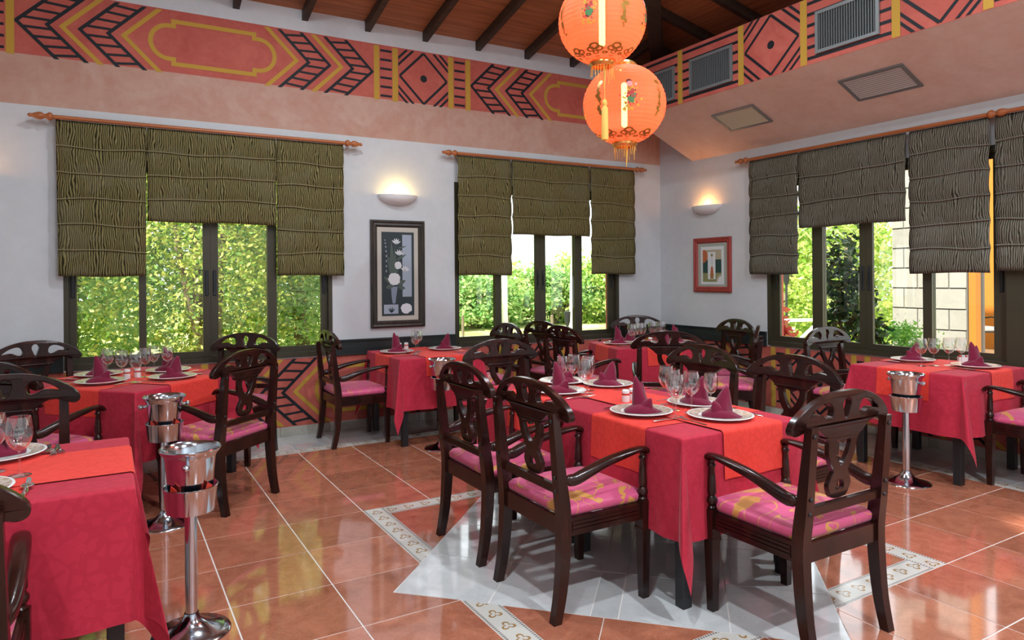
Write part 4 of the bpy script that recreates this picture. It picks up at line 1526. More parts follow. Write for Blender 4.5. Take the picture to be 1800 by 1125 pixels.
    cyc = Vector((0, 0.02, 0))
    prev = edge
    for z, k in ((0.455, 1.012), (0.436, 1.0), (0.427, 0.975)):
        ring = [bm.verts.new(((v.co.x) * k, (v.co.y - 0.02) * k + 0.02, z)) for v in edge]
        for i in range(len(edge)):
            bm.faces.new((prev[i], prev[(i + 1) % len(edge)], ring[(i + 1) % len(edge)], ring[i]))
        prev = ring
    bm.faces.new(prev)
    obj('seat_cushion', bm, CUSH, r, 75)
    return r
CH = Maker(build_chair())
def chair(rx, ry, face, label):
    """rx,ry = middle of the rear feet, face = bearing from +y towards +x"""
    a = R(face)
    CH.put((rx + 0.25 * math.sin(a), ry + 0.25 * math.cos(a), 0), -a, label)
chair(1.592, 2.555, 90, 'mahogany armchair seen from behind, nearest on the left side of the central table')
chair(1.598, 3.215, 90, 'mahogany armchair seen from behind, second on the left side of the central table')
chair(2.475, 1.600, 0, 'large mahogany armchair in the right foreground at the near end of the central table')
chair(3.352, 2.480, -90, 'mahogany armchair facing us, nearest on the right side of the central table')
chair(3.362, 3.160, -90, 'mahogany armchair behind the wine glasses, far on the right side of the central table')
chair(2.450, 4.285, 180, 'mahogany armchair facing us at the far end of the central table')
chair(3.950, 4.110, 38, 'reddish mahogany armchair with its back to us before the corner table')
chair(3.600, 5.150, 90, 'dark armchair seen from the side at the left of the corner table')
chair(3.830, 5.830, 84, 'dark armchair by the window sill behind the left corner table chair')
chair(5.285, 6.000, 221, 'dark armchair in the room corner behind the corner table')
chair(5.655, 4.870, -78, 'armchair facing us against the right wall under the small red picture')
chair(5.060, 4.110, -39, 'armchair seen edge on beside the right window frame')
chair(5.380, 3.710, 180, 'armchair facing us at the far side of the table by the right window')
chair(5.420, 1.865, 0, 'armchair cut by the right picture edge at the table by the right window')
chair(0.785, 4.545, -41, 'dark armchair seen from behind at the table before the left window')
chair(1.635, 5.880, 90, 'slim looking armchair in profile left of the table under the flower picture')
chair(3.415, 5.740, -90, 'dark armchair right of the table under the flower picture, before the window')
chair(1.010, 6.000, 217, 'armchair backed by the left window, behind the dark armchair')
chair(-0.480, 6.130, 158, 'armchair against the wall at the far left of the table before the left window')
chair(-0.560, 4.640, 45, 'armchair at the left picture edge facing the left window table')
chair(-0.425, 4.000, 180, 'grey brown armchair behind the left foreground table')
chair(-0.475, 2.035, 0, 'armchair cut by the lower left picture corner')

# ------------------------------------------------------------------ tables, cloths, runners
TZ = 0.745
def table(cx, cy, rz, a, b, label):
    r = empty('dining_table', (cx, cy, 0), rz)
    tag(r, label, 'table', 'dark dining tables under cloths')
    bxo('tabletop', (-a + 0.004, a - 0.004, -b + 0.004, b - 0.004, TZ - 0.032, TZ - 0.003), BLACKWOOD, r)
    me = bxm('leg', (-0.026, 0.026, -0.026, 0.026, 0, TZ - 0.033), BLACKWOOD, 0.003)
    for sx in (-1, 1):
        for sy in (-1, 1):
            mesh_obj('leg', me, None, r, (sx * (a - 0.05), sy * (b - 0.05), 0))
    bm = NB()
    box(bm, -a + 0.03, a - 0.03, -b + 0.03, -b + 0.05, TZ - 0.11, TZ - 0.0325); box(bm, -a + 0.03, a - 0.03, b - 0.05, b - 0.03, TZ - 0.11, TZ - 0.0325)
    obj('apron', bm, BLACKWOOD, r)
def drape(s, t, a, b, D, off, ph, beta=None):
    sx, sy = (1 if s >= 0 else -1), (1 if t >= 0 else -1)
    ds, dt = max(abs(s) - a, 0), max(abs(t) - b, 0)
    rr = 0.010
    if ds == 0 and dt == 0:
        return (s, t, TZ + off)
    r = math.hypot(ds, dt)
    th = math.atan2(dt, ds)
    arc = rr * PI / 2
    if r < arc:
        al = r / rr
        o_ = (rr + off) * math.sin(al); z = TZ - rr + (rr + off) * math.cos(al)
        hang = 0
    else:
        hang = r - arc
        o_ = rr + off; z = TZ - rr - hang
    q = hang / D
    if ds and dt:
        s2 = math.sin(2 * th)
        p = 0.16 * hang * s2 ** 1.1
        z = TZ - rr - math.sqrt(max(0, hang * hang - p * p)) if hang else z
        be = R(beta(sx, sy)) if beta else R(62 if sx * sy > 0 else 28)
        o_ += 0.016 * q
        bow = 0.10 * hang * math.sin(4 * th)
        x = a * sx + sx * (o_ * math.cos(th) + p * math.cos(be) + bow * math.sin(be))
        y = b * sy + sy * (o_ * math.sin(th) + p * math.sin(be) + bow * math.cos(be))
        return (x, y, z)
    o_ += 0.016 * q
    if ds:
        e = min(1, max(0, (b - abs(t)) / 0.10)); e = e * e * (3 - 2 * e)
        o_ += e * 0.011 * q * (math.sin(15 * t + ph) + 0.6 * math.sin(31 * t + 2 * ph)) + 0.006 * e * q
        return (sx * (a + o_), t, z)
    e = min(1, max(0, (a - abs(s)) / 0.10)); e = e * e * (3 - 2 * e)
    o_ += e * 0.011 * q * (math.sin(15 * s + ph) + 0.6 * math.sin(31 * s + 2 * ph)) + 0.006 * e * q
    return (s, sy * (b + o_), z)
def steps(h, D, n_top, n_side):
    pos = [h * i / n_top for i in range(n_top + 1)]
    ex = [0.004, 0.008, 0.012, 0.0157] + [0.0157 + (D - 0.0157) * (i / n_side) for i in range(1, n_side + 1)]
    pos += [h + e for e in ex]
    return sorted(set([-p for p in pos] + pos))
def sheet(name, S, Tt, fn, m, loc, rz):
    bm = NB()
    lay = bm.loops.layers.uv.new('UVMap')
    vs = [[bm.verts.new(fn(s, t)) for s in S] for t in Tt]
    for j in range(len(Tt) - 1):
        for i in range(len(S) - 1):
            f = bm.faces.new((vs[j][i], vs[j][i + 1], vs[j + 1][i + 1], vs[j + 1][i]))
            for l, (ii, jj) in zip(f.loops, ((i, j), (i + 1, j), (i + 1, j + 1), (i, j + 1))):
                l[lay].uv = (S[ii] + loc[0], Tt[jj] + loc[1])
    me = bm_mesh(name, bm, m, 80, recalc=False)
    return mesh_obj(name, me, None, None, (loc[0], loc[1], 0), rz)
def cloth(cx, cy, rz, a, b, where, D=0.44, ph=0.0, runners=(), over=0.20, beta=None):
    o = sheet('tablecloth', steps(a, D, 12, 16), steps(b, D, max(12, int(b / 0.035)), 16), lambda s, t: drape(s, t, a, b, D, 0.001, ph, beta), BURG, (cx, cy), rz)
    tag(o, 'burgundy damask tablecloth on ' + where, 'tablecloth', 'burgundy tablecloths')
    for k, (ax, c, wr, txt) in enumerate(runners):
        off = 0.0035 + 0.0025 * k
        h_ = wr / 2
        if ax == 'x':      # runs along local x, crosses at local y = c
            S = steps(a, over, 16, 8); Tt = [c - h_ + wr * i / 10 for i in range(11)]
        else:
            S = [c - h_ + wr * i / 10 for i in range(11)]; Tt = steps(b, over, max(16, int(b / 0.03)), 8)
        o = sheet('table_runner', S, Tt, lambda s, t: drape(s, t, a, b, D, off, ph), RUN, (cx, cy), rz)
        tag(o, txt, 'table runner', 'orange red table runners')
def hand(cx, cy, rz, x, y):
    c, s = math.cos(rz), math.sin(rz)
    return (cx + c * x - s * y, cy + s * x + c * y)

t1 = (2.500, 2.930, 0.0)
table(2.475, 2.512, 0, 0.375, 0.405, 'near half of the long central table, dark legs under burgundy cloth')
table(2.475, 3.348, 0, 0.375, 0.405, 'far half of the long central table, dark legs under burgundy cloth')
cloth(2.475, 2.93, 0, 0.375, 0.825, 'the long central table', 0.44, 0.3,
      (('x', -0.415, 0.39, 'orange red runner across the near half of the central table'),
       ('x', 0.40, 0.39, 'orange red runner across the far half of the central table'),
       ('y', 0.045, 0.39, 'long orange red runner down the middle of the central table')), 0.21)
R2 = R(43)
table(0.165, 5.40, R2, 0.49, 0.49, 'dark legged square table before the left window')
cloth(0.165, 5.40, R2, 0.49, 0.49, 'the square table before the left window', 0.44, 1.2,
      (('x', 0.0, 0.44, 'orange runner across the left window table, hanging at the left corner side'), ('y', 0.0, 0.44, 'orange runner hanging towards the dark armchair on the left window table')), 0.17)
table(-0.42, 2.974, 0, 0.485, 0.41, 'dark legged table in the left foreground')
cloth(-0.42, 2.974, 0, 0.485, 0.41, 'the left foreground table', 0.44, 2.2,
      (('y', -0.01, 0.40, 'orange red runner crossing under the fork on the left foreground table'), ('x', -0.005, 0.44, 'wide orange red runner lengthwise on the left foreground table')), 0.0)
table(2.515, 5.785, 0, 0.385, 0.41, 'dark legged table under the tall flower picture')
cloth(2.515, 5.785, 0, 0.385, 0.41, 'the table under the tall flower picture', 0.44, 3.1,
      (('x', 0.0, 0.36, 'orange runner across the table under the flower picture, hanging left'), ('y', 0.02, 0.36, 'orange runner hanging to the front on the table under the flower picture')), 0.16, lambda sx, sy: 4 if sy > 0 else 60)
R5 = R(-18)
c5 = (4.16 + 0.951 * 0.475 + 0.309 * 0.38, 5.0 - 0.309 * 0.475 + 0.951 * 0.38)
table(c5[0], c5[1], R5, 0.475, 0.38, 'dark legged table in the room corner')
cloth(c5[0], c5[1], R5, 0.475, 0.38, 'the table in the room corner', 0.44, 4.0,
      (('x', 0.0, 0.36, 'orange runner lengthwise on the corner table, hanging at its left end'), ('y', 0.0, 0.36, 'orange runner hanging to the front of the corner table')), 0.17)
table(5.365, 2.785, 0, 0.42, 0.39, 'dark legged table by the right window')
cloth(5.365, 2.785, 0, 0.42, 0.39, 'the table by the right window', 0.42, 5.0,
      (('x', 0.0, 0.37, 'orange runner behind the ice bucket on the table by the right window'), ('y', 0.08, 0.30, 'orange runner hanging to the front on the table by the right window')), 0.20, lambda sx, sy: 88 if sx > 0 else 70)

# ------------------------------------------------------------------ tableware (built once, copied)
TT = TZ + 0.0075                                  # top of cloth and runners
def prism(bm, outline, z0, z1):
    n = len(outline)
    a = [bm.verts.new((x, y, z0)) for x, y in outline]
    b = [bm.verts.new((x, y, z1)) for x, y in outline]
    bm.faces.new(a[::-1]); bm.faces.new(b)
    for i in range(n):
        bm.faces.new((a[i], a[(i + 1) % n], b[(i + 1) % n], b[i]))
def rim_mat():
    m = mat('brown_patterned_rim', (0.45, 0.36, 0.28), 0.2)
    t, b = nt(m)
    v = coords(t, 'Object')
    vo = node(t, 'ShaderNodeTexVoronoi'); vo.inputs['Scale'].default_value = 48
    link(t, v, vo.inputs['Vector'])
    rp = ramp(t, [(0.0, (0.20, 0.12, 0.07)), (0.35, (0.34, 0.22, 0.15)), (0.6, (0.62, 0.55, 0.46))])
    link(t, vo.outputs['Distance'], rp.inputs[0])
    n = noise(t, v, 30, 3)
    link(t, mixc(t, n.outputs[0], rp.outputs[0], (0.55, 0.45, 0.36)), b.inputs['Base Color'])
    return m
RIM = rim_mat()
def build_plate():
    r = empty('dinner_plate'); tag(r, 'plate', 'plate', 'white plates with patterned rims')
    bm = NB()
    lathe(bm, [(0.0, 0.004), (0.080, 0.004), (0.082, 0.0), (0.090, 0.0), (0.094, 0.005), (0.150, 0.0165), (0.154, 0.0185), (0.152, 0.0205), (0.148, 0.0205), (0.100, 0.0115), (0.092, 0.0085), (0.0, 0.0085)], 48, caps=False)
    obj('dish', bm, CERAM, r, 50)
    bm = NB()
    lathe(bm, [(0.101, 0.0123), (0.145, 0.0205), (0.145, 0.0202), (0.101, 0.0120)], 48, caps=False)
    obj('rim_band', bm, RIM, r, 50)
    return r
PLATE = Maker(build_plate())
def build_napkin(var):
    r = empty('napkin'); tag(r, 'napkin', 'napkin', 'folded plum napkins')
    def hat(name, h, rb, al, tip, rot, dy, sq):
        bm = NB()
        nu, nv = 14, 10
        rows = []
        for j in range(nv + 1):
            v = j / nv
            rad = rb * (1 - v) ** 0.75 + 0.003
            rows.append([])
            for i in range(nu + 1):
                u = -1 + 2 * i / nu
                a = al * u * (1 - 0.25 * v)
                wv = 1 + 0.10 * math.sin(3 * PI * u) * (1 - v) + 0.05 * math.sin(7 * u + 3 * v)
                p = Vector((rad * wv * math.sin(a), -rad * wv * math.cos(a) * sq, h * v * (1 - 0.14 * u * u * (1 - v))))
                p.x += tip[0] * v ** 1.4; p.y += tip[1] * v ** 1.4
                p.rotate(Matrix.Rotation(rot, 3, 'Z'))
                p.y += dy
                p.z += 0.001
                rows[-1].append(bm.verts.new(p))
        for a_, b_ in zip(rows, rows[1:]):
            for i in range(nu):
                bm.faces.new((a_[i], a_[i + 1], b_[i + 1], b_[i]))
        o = mesh_obj(name, bm_mesh(name, bm, NAPK, 60, recalc=False), None, r)
        md = o.modifiers.new('solid', 'SOLIDIFY'); md.thickness = 0.004; md.offset = 0
    if var == 0:
        hat('upright_fold', 0.172, 0.046, 2.1, (-0.026, 0.010), 0.1, 0.0, 0.8)
        hat('second_fold', 0.145, 0.044, 1.8, (0.006, 0.0), 0.7, 0.016, 0.8)
        hat('third_fold', 0.070, 0.062, 1.5, (0.050, -0.012), -0.5, -0.006, 0.7)
    else:
        hat('upright_fold', 0.142, 0.054, 2.3, (0.030, 0.010), -0.2, 0.0, 0.85)
        hat('second_fold', 0.122, 0.052, 2.0, (0.040, 0.0), 0.9, 0.014, 0.85)
        hat('third_fold', 0.075, 0.060, 1.5, (-0.045, -0.010), 0.5, -0.008, 0.7)
    bm = NB()                                         # spread wing at the foot
    n = 12
    rows = []
    for i in range(n + 1):
        q = i / n
        x = -0.085 + 0.185 * q
        hgt = 0.040 * math.sin(PI * min(1, 0.12 + 0.88 * q)) ** 1.3 + 0.003
        wd = 0.055 * (math.sin(PI * (0.08 + 0.88 * q))) ** 0.8 + 0.004
        rows.append([bm.verts.new((x, -0.012 + wd * math.cos(t) * (1.05 if k % 2 else 0.95), 0.001 + hgt * math.sin(t) ** 0.9)) for k, t in enumerate([PI * m_ / 8 for m_ in range(9)])])
    for a_, b_ in zip(rows, rows[1:]):
        for i in range(8):
            bm.faces.new((a_[i], a_[i + 1], b_[i + 1], b_[i]))
    bm.faces.new(rows[0]); bm.faces.new(rows[-1][::-1])
    obj('foot_fold', bm, NAPK, r, 60)
    return r
NAP = [Maker(build_napkin(0)), Maker(build_napkin(1))]
def build_glass(h, rb):
    r = empty('wine_glass'); tag(r, 'glass', 'glass', 'clear wine glasses on the tables')
    k = h / 0.205; q = rb / 0.040
    bm = NB()
    P = [(0.006, 0.088), (0.016, 0.094), (0.027, 0.105), (0.036, 0.122), (0.0400, 0.142), (0.0395, 0.165), (0.036, 0.190), (0.0335, 0.205)]
    out = [(a * q, z * k) for a, z in P]
    inn = [((a - 0.0013) * q, z * k) for a, z in P[::-1]][:-1] + [(0.0, 0.093 * k)]
    lathe(bm, [(0.0045, 0.086 * k)] + out + inn, 24, caps=False)
    obj('bowl', bm, GLASS, r, 60)
    bm = NB()
    lathe(bm, [(0.0055, 0.006 * k), (0.0040, 0.02 * k), (0.0036, 0.055 * k), (0.0046, 0.085 * k)], 12)
    obj('stem', bm, GLASS, r, 60)
    bm = NB()
    lathe(bm, [(0.0, 0.0), (0.034 * q, 0.0), (0.035 * q, 0.0015), (0.020 * q, 0.0035), (0.006, 0.0058 * k), (0.0, 0.006 * k)], 24, caps=False)
    obj('foot', bm, GLASS, r, 60)
    return r
GL = [Maker(build_glass(0.205, 0.041)), Maker(build_glass(0.185, 0.036))]
def build_knife():
    r = empty('knife'); tag(r, 'knife', 'knife', 'steel table knives')
    bm = NB(); prism(bm, [(-0.006, 0.0), (0.006, 0.0), (0.009, 0.03), (0.009, 0.09), (0.003, 0.117), (-0.006, 0.12)], 0.0015, 0.003)
    obj('blade', bm, STEELB, r)
    bm = NB(); tube(bm, [(0, 0.004, 0.004), (0, -0.02, 0.0045), (0, -0.07, 0.0048), (0, -0.096, 0.004)], [0.005, 0.0065, 0.0085, 0.005], 10, [0.003, 0.0036, 0.0042, 0.003])
    obj('handle', bm, STEELB, r, 60)
    return r
def build_fork():
    r = empty('fork'); tag(r, 'fork', 'fork', 'steel table forks')
    bm = NB(); tube(bm, [(0, 0.03, 0.006), (0, 0.0, 0.0045), (0, -0.05, 0.003), (0, -0.09, 0.003)], [0.0035, 0.004, 0.0075, 0.006], 8, [0.0016, 0.0018, 0.0022, 0.0018])
    obj('handle', bm, STEELB, r, 60)
    bm = NB(); prism(bm, [(-0.004, 0.028), (0.004, 0.028), (0.011, 0.045), (0.011, 0.058), (-0.011, 0.058), (-0.011, 0.045)], 0.004, 0.0057)
    for i in range(4):
        x = -0.0095 + 0.0063 * i
        prism(bm, [(x - 0.0017, 0.057), (x + 0.0017, 0.057), (x + 0.0008, 0.098), (x - 0.0008, 0.098)], 0.0038, 0.0055)
    obj('tines', bm, STEELB, r)
    return r
KN, FK = Maker(build_knife()), Maker(build_fork())
def build_shaker():
    r = empty('salt_shaker'); tag(r, 'shaker', 'shaker', 'white salt and pepper shakers')
    bm = NB(); lathe(bm, [(0.0, 0.0), (0.021, 0.0), (0.022, 0.004), (0.0205, 0.050), (0.0205, 0.052), (0.0, 0.052)], 20, caps=False)
    obj('pot', bm, CERAM, r, 40)
    bm = NB(); lathe(bm, [(0.0206, 0.036), (0.0216, 0.037), (0.0214, 0.046), (0.0204, 0.047)], 20, caps=False)
    obj('red_band', bm, REDN, r, 40)
    bm = NB(); lathe(bm, [(0.0205, 0.0522), (0.0205, 0.060), (0.015, 0.066), (0.0, 0.068)], 20, caps=False)
    obj('cap', bm, CERAM, r, 40)
    return r
SH = Maker(build_shaker())

def setting(x, y, ox, oy, place, var=0, knife=True, fork=True, naprot=None, swap=False):
    """plate at x,y; (ox,oy) points from the table out to the sitter"""
    L = math.hypot(ox, oy); ox, oy = ox / L, oy / L
    rz = math.atan2(-oy, -ox) - PI / 2                # local +y points to the table middle
    PLATE.put((x, y, TT), rz, 'white plate with patterned rim at ' + place)
    NAP[var].put((x, y, TT + 0.009), rz if naprot is None else naprot, 'plum napkin folded on the plate at ' + place)
    def at(dx, dy): return (x + math.cos(rz) * dx - math.sin(rz) * dy, y + math.sin(rz) * dx + math.cos(rz) * dy, TT)
    if knife: KN.put(at(0.185, 0.0), rz + 0.03, 'steel knife beside the plate at ' + place)
    if fork: FK.put(at(-0.18, 0.0), rz - 0.03, 'steel fork beside the plate at ' + place)
VIEW = 0.52
setting(2.285, 2.570, -1, 0, 'the near left of the central table', 0, naprot=-VIEW)
setting(2.530, 2.290, 0, -1, 'the near end of the central table', 1, naprot=-0.75)
setting(2.690, 2.590, 1, 0, 'the near right of the central table', 1, naprot=-1.3)
setting(2.290, 3.275, -1, 0, 'the far left of the central table', 0, naprot=-VIEW)
setting(2.690, 3.330, 1, 0, 'the far right of the central table', 1, naprot=-1.0)
setting(2.525, 3.575, 0, 1, 'the far end of the central table', 0, naprot=-0.2)
setting(-0.045, 5.215, -0.68, -0.73, 'the near left of the left window table', 0, naprot=0.2)
setting(0.385, 5.190, 0.73, -0.68, 'the near right of the left window table', 1, naprot=0.0)
setting(-0.060, 5.615, -0.73, 0.68, 'the far left of the left window table', 1, naprot=0.4)
setting(0.385, 5.590, 0.68, 0.73, 'the far right of the left window table', 0, naprot=-0.4)
setting(-0.365, 3.225, 0, 1, 'the far side of the left foreground table', 1, knife=False)
setting(-0.42, 2.72, 0, -1, 'the near side of the left foreground table', 0)
setting(2.275, 5.830, -1, 0, 'the left of the flower picture table', 0, naprot=-0.35)
setting(2.755, 5.830, 1, 0, 'the right of the flower picture table', 1, naprot=-0.35)
def l5(x, y): return hand(c5[0], c5[1], R5, x, y)
d5 = lambda x, y: hand(0, 0, R5, x, y)
setting(*l5(-0.31, 0.0), *d5(-1, 0), 'the left end of the corner table', 0, naprot=-0.7)
setting(*l5(-0.10, 0.23), *d5(0, 1), 'the far side of the corner table', 1, naprot=-0.5)
setting(*l5(0.31, 0.0), *d5(1, 0), 'the right end of the corner table', 0, naprot=-0.8)
setting(*l5(0.07, -0.215), *d5(0, -1), 'the near side of the corner table', 1, naprot=-0.7, knife=False, fork=False)
setting(5.460, 3.000, 0, 1, 'the far side of the right window table', 1, naprot=-1.1)
setting(5.470, 2.560, 0, -1, 'the near side of the right window table', 0, naprot=-1.1)

ORD = ['first', 'second', 'third', 'fourth', 'fifth', 'sixth', 'seventh', 'eighth']
def glasses(pts, where, rnd):
    # ordinals run from left to right as seen by the camera
    def px(p): 
        return (p[0] * 0.866 - p[1] * 0.5) / (p[0] * 0.5 + p[1] * 0.866)
    for k, p in enumerate(sorted(pts, key=px)):
        GL[p[2] if len(p) > 2 else 0].put((p[0], p[1], TT), rnd + k, ORD[k] + ' wine glass from left ' + where)
glasses([(2.365, 2.415), (2.475, 2.545, 0), (2.545, 2.665, 0), (2.50, 2.445), (2.645, 2.455, 1)], 'on the near half of the central table', 0.3)
glasses([(2.430, 3.450, 1), (2.450, 3.355), (2.33, 3.090), (2.405, 3.165), (2.475, 3.245)], 'on the far half of the central table', 0.5)
glasses([(-0.005, 5.470), (0.078, 5.267), (0.160, 5.115), (0.223, 5.360), (0.285, 5.480), (0.370, 5.455)], 'on the table before the left window', 0.2)
glasses([(-0.270, 2.885), (-0.355, 2.990)], 'on the left foreground table', 0.9)
glasses([(2.36, 5.600), (2.41, 5.705), (2.475, 5.805)], 'on the table under the flower picture', 0.4)
glasses([(5.205, 2.800), (5.298, 2.760), (5.410, 2.710), (5.515, 2.675)], 'on the table by the right window', 0.1)
g5 = [l5(*q) for q in ((-0.22, -0.11), (-0.16, -0.05), (-0.09, 0.0), (-0.03, 0.06), (0.12, 0.16), (0.16, 0.21), (0.21, 0.15), (0.25, 0.20))]
glasses(g5, 'on the table in the room corner', 0.7)
SH.put((2.425, 2.850, TT), 0, 'white shaker left of the pair on the central table')
SH.put((2.490, 2.868, TT), 0, 'white shaker right of the pair on the central table')
SH.put((0.110, 5.330, TT), 0, 'white shaker left of the pair on the left window table')
SH.put((0.176, 5.372, TT), 0, 'white shaker right of the pair on the left window table')
SH.put((2.385, 6.045, TT), 0, 'white shaker left of the pair under the flower picture')
SH.put((2.450, 6.040, TT), 0, 'white shaker right of the pair under the flower picture')
SH.put((*l5(0.0, -0.06), TT), 0, 'white shaker on the table in the room corner')
r = empty('sugar_caddy', (5.700, 2.735, TT), -0.9)
tag(r, 'small white sugar packet caddy on the table by the right window', 'caddy')
bm = NB()
box(bm, -0.05, 0.05, -0.028, 0.028, 0, 0.003); box(bm, -0.05, 0.05, -0.028, -0.025, 0.003, 0.042); box(bm, -0.05, 0.05, 0.025, 0.028, 0.003, 0.042); box(bm, -0.05, -0.047, -0.025, 0.025, 0.003, 0.042); box(bm, 0.047, 0.05, -0.025, 0.025, 0.003, 0.042)
obj('tray', bm, CERAM, r)
for i in range(7):
    bxo('packet', (-0.042 + 0.012 * i, -0.033 + 0.012 * i, -0.022, 0.022, 0.004, 0.054), PWHITE if i % 3 else REDN, r)
# extra forks and spoons on the left foreground table
def build_spoon():
    r = empty('spoon'); tag(r, 'spoon', 'spoon', 'steel spoons')
    bm = NB(); tube(bm, [(0, 0.02, 0.006), (0, -0.01, 0.0045), (0, -0.06, 0.003), (0, -0.095, 0.003)], [0.0035, 0.004, 0.0075, 0.006], 8, [0.0016, 0.0018, 0.0022, 0.0018])
    obj('handle', bm, STEELB, r, 60)
    bm = NB()
    rows = []
    for j in range(5):
        q = j / 4
        rows.append([bm.verts.new((0.020 * q * math.cos(2 * PI * i / 16), 0.046 + 0.029 * q * math.sin(2 * PI * i / 16), 0.0015 + 0.006 * q * q)) for i in range(16)])
    for a_, b_ in zip(rows[1:], rows[2:]):
        for i in range(16): bm.faces.new((a_[i], a_[(i + 1) % 16], b_[(i + 1) % 16], b_[i]))
    bm.faces.new(rows[1])
    for v in rows[0]: bm.verts.remove(v)
    ob = mesh_obj('bowl', bm_mesh('bowl', bm, STEELB, 60), None, r)
    md = ob.modifiers.new('solid', 'SOLIDIFY'); md.thickness = 0.0012
    return r
SPN = Maker(build_spoon())
SPN.put((-0.205, 3.262, TT), R(185), 'steel spoon right of the plate on the left foreground table')
FK.put((-0.172, 3.250, TT), R(188), 'steel fork furthest right on the left foreground table')
SPN.put((-0.235, 2.665, TT), R(-3), 'steel spoon at the near edge of the left foreground table')

# ------------------------------------------------------------------ ice bucket stands
def build_stand():
    r = empty('bucket_stand'); tag(r, 'stand', 'stand', 'steel ice bucket stands')
    bm = NB()
    lathe(bm, [(0.0, 0.0), (0.148, 0.0), (0.150, 0.004), (0.147, 0.009), (0.120, 0.015), (0.085, 0.026), (0.055, 0.042), (0.034, 0.064), (0.027, 0.085)], 40, caps=False)
    obj('base', bm, STEEL, r, 50)
    bm = NB(); lathe(bm, [(0.0235, 0.08), (0.0235, 0.484), (0.028, 0.486), (0.028, 0.496)], 24)
    obj('pole', bm, STEEL, r, 40)
    bm = NB(); lathe(bm, [(0.0, 0.497), (0.090, 0.497), (0.101, 0.590), (0.105, 0.598), (0.102, 0.600), (0.098, 0.592), (0.0865, 0.502), (0.0, 0.502)], 40, caps=False)
    obj('collar', bm, STEEL, r, 40)
    return r
def build_bucket():
    r = empty('ice_bucket'); tag(r, 'bucket', 'bucket', 'steel ice buckets in their stands')
    bm = NB()
    lathe(bm, [(0.0, 0.0), (0.072, 0.0), (0.076, 0.004), (0.096, 0.212), (0.100, 0.222), (0.108, 0.230), (0.115, 0.240), (0.117, 0.247), (0.114, 0.251), (0.109, 0.248), (0.103, 0.238), (0.094, 0.222), (0.073, 0.008), (0.0, 0.006)], 44, caps=False)
    obj('pail', bm, STEEL, r, 40)
    for s in (-1, 1):
        bm = NB()
        rg = [(0.010, 0.094), (0.008, 0.100), (0.008, 0.112), (0.013, 0.118), (0.015, 0.126), (0.010, 0.135), (0.002, 0.138)]
        rings = [[bm.verts.new((s * d, q * math.cos(2 * PI * k / 12), 0.195 + q * math.sin(2 * PI * k / 12))) for k in range(12)] for q, d in rg]
        for a_, b_ in zip(rings, rings[1:]):
            for k in range(12): bm.faces.new((a_[k], a_[(k + 1) % 12], b_[(k + 1) % 12], b_[k]))
        bm.faces.new(rings[-1])
        obj('knob', bm, STEEL, r, 60)
    return r
def build_wedge():
    r = empty('red_napkin'); tag(r, 'napkin', 'napkin', 'red napkins tucked beside the ice buckets')
    for s, tl in ((-1, 0.25), (1, -0.2)):
        bm = NB()
        a0 = PI * 1.5 + s * 0.75
        P = []
        for q, z, rr_ in ((-0.30, 0.545, 0.092), (0.30, 0.545, 0.092), (0.20, 0.606, 0.0985), (-0.05, 0.622, 0.0985)):
            P.append((rr_ * math.cos(a0 + q), rr_ * math.sin(a0 + q), z))
        vs = [bm.verts.new(p) for p in P] + [bm.verts.new((p[0] * 0.965, p[1] * 0.965, p[2])) for p in P]
        bm.faces.new(vs[:4]); bm.faces.new(vs[4:][::-1])
        for i in range(4): bm.faces.new((vs[i], vs[(i + 1) % 4], vs[4 + (i + 1) % 4], vs[4 + i]))
        obj('tip', bm, REDN, r)
    return r
ST, BK, WG = Maker(build_stand()), Maker(build_bucket()), Maker(build_wedge())
for x, y, rz, txt, red in ((0.285, 3.014, 1.35, 'right of the left foreground table', True), (0.283, 4.431, 0.05, 'beside the dark armchair at the left window table', True),
                           (2.425, 5.190, 0.3, 'before the table under the flower picture', True), (4.745, 2.655, -1.7, 'before the table by the right window', False)):
    ST.put((x, y, 0), rz, 'polished steel bucket stand ' + txt)
    BK.put((x, y, 0.5025), rz, 'polished steel ice bucket on the stand ' + txt)
    if red: WG.put((x, y, 0), -0.1, 'red napkin tucked under the ice bucket ' + txt)

# ------------------------------------------------------------------ outside: ground, planting, stone tower, terrace
def ground_mat():
    m = mat('sunlit_grass', (0.3, 0.4, 0.1), 0.9, spec=0.1)
    t, b = nt(m)
    n = noise(t, coords(t, 'Object'), 0.5, 6, 0.7)
    rp = ramp(t, [(0.35, (0.20, 0.34, 0.06)), (0.5, (0.42, 0.46, 0.14)), (0.62, (0.62, 0.56, 0.36))])
    link(t, n.outputs[0], rp.inputs[0]); link(t, rp.outputs[0], b.inputs['Base Color'])
    return m
bm = NB(); box(bm, -45, 45, 6.75, 60, -0.42, -0.30); box(bm, XB + 0.30, 45, -20, 6.74, -0.42, -0.30)
g = obj('lawn', bm, ground_mat()); tag(g, kind='structure')

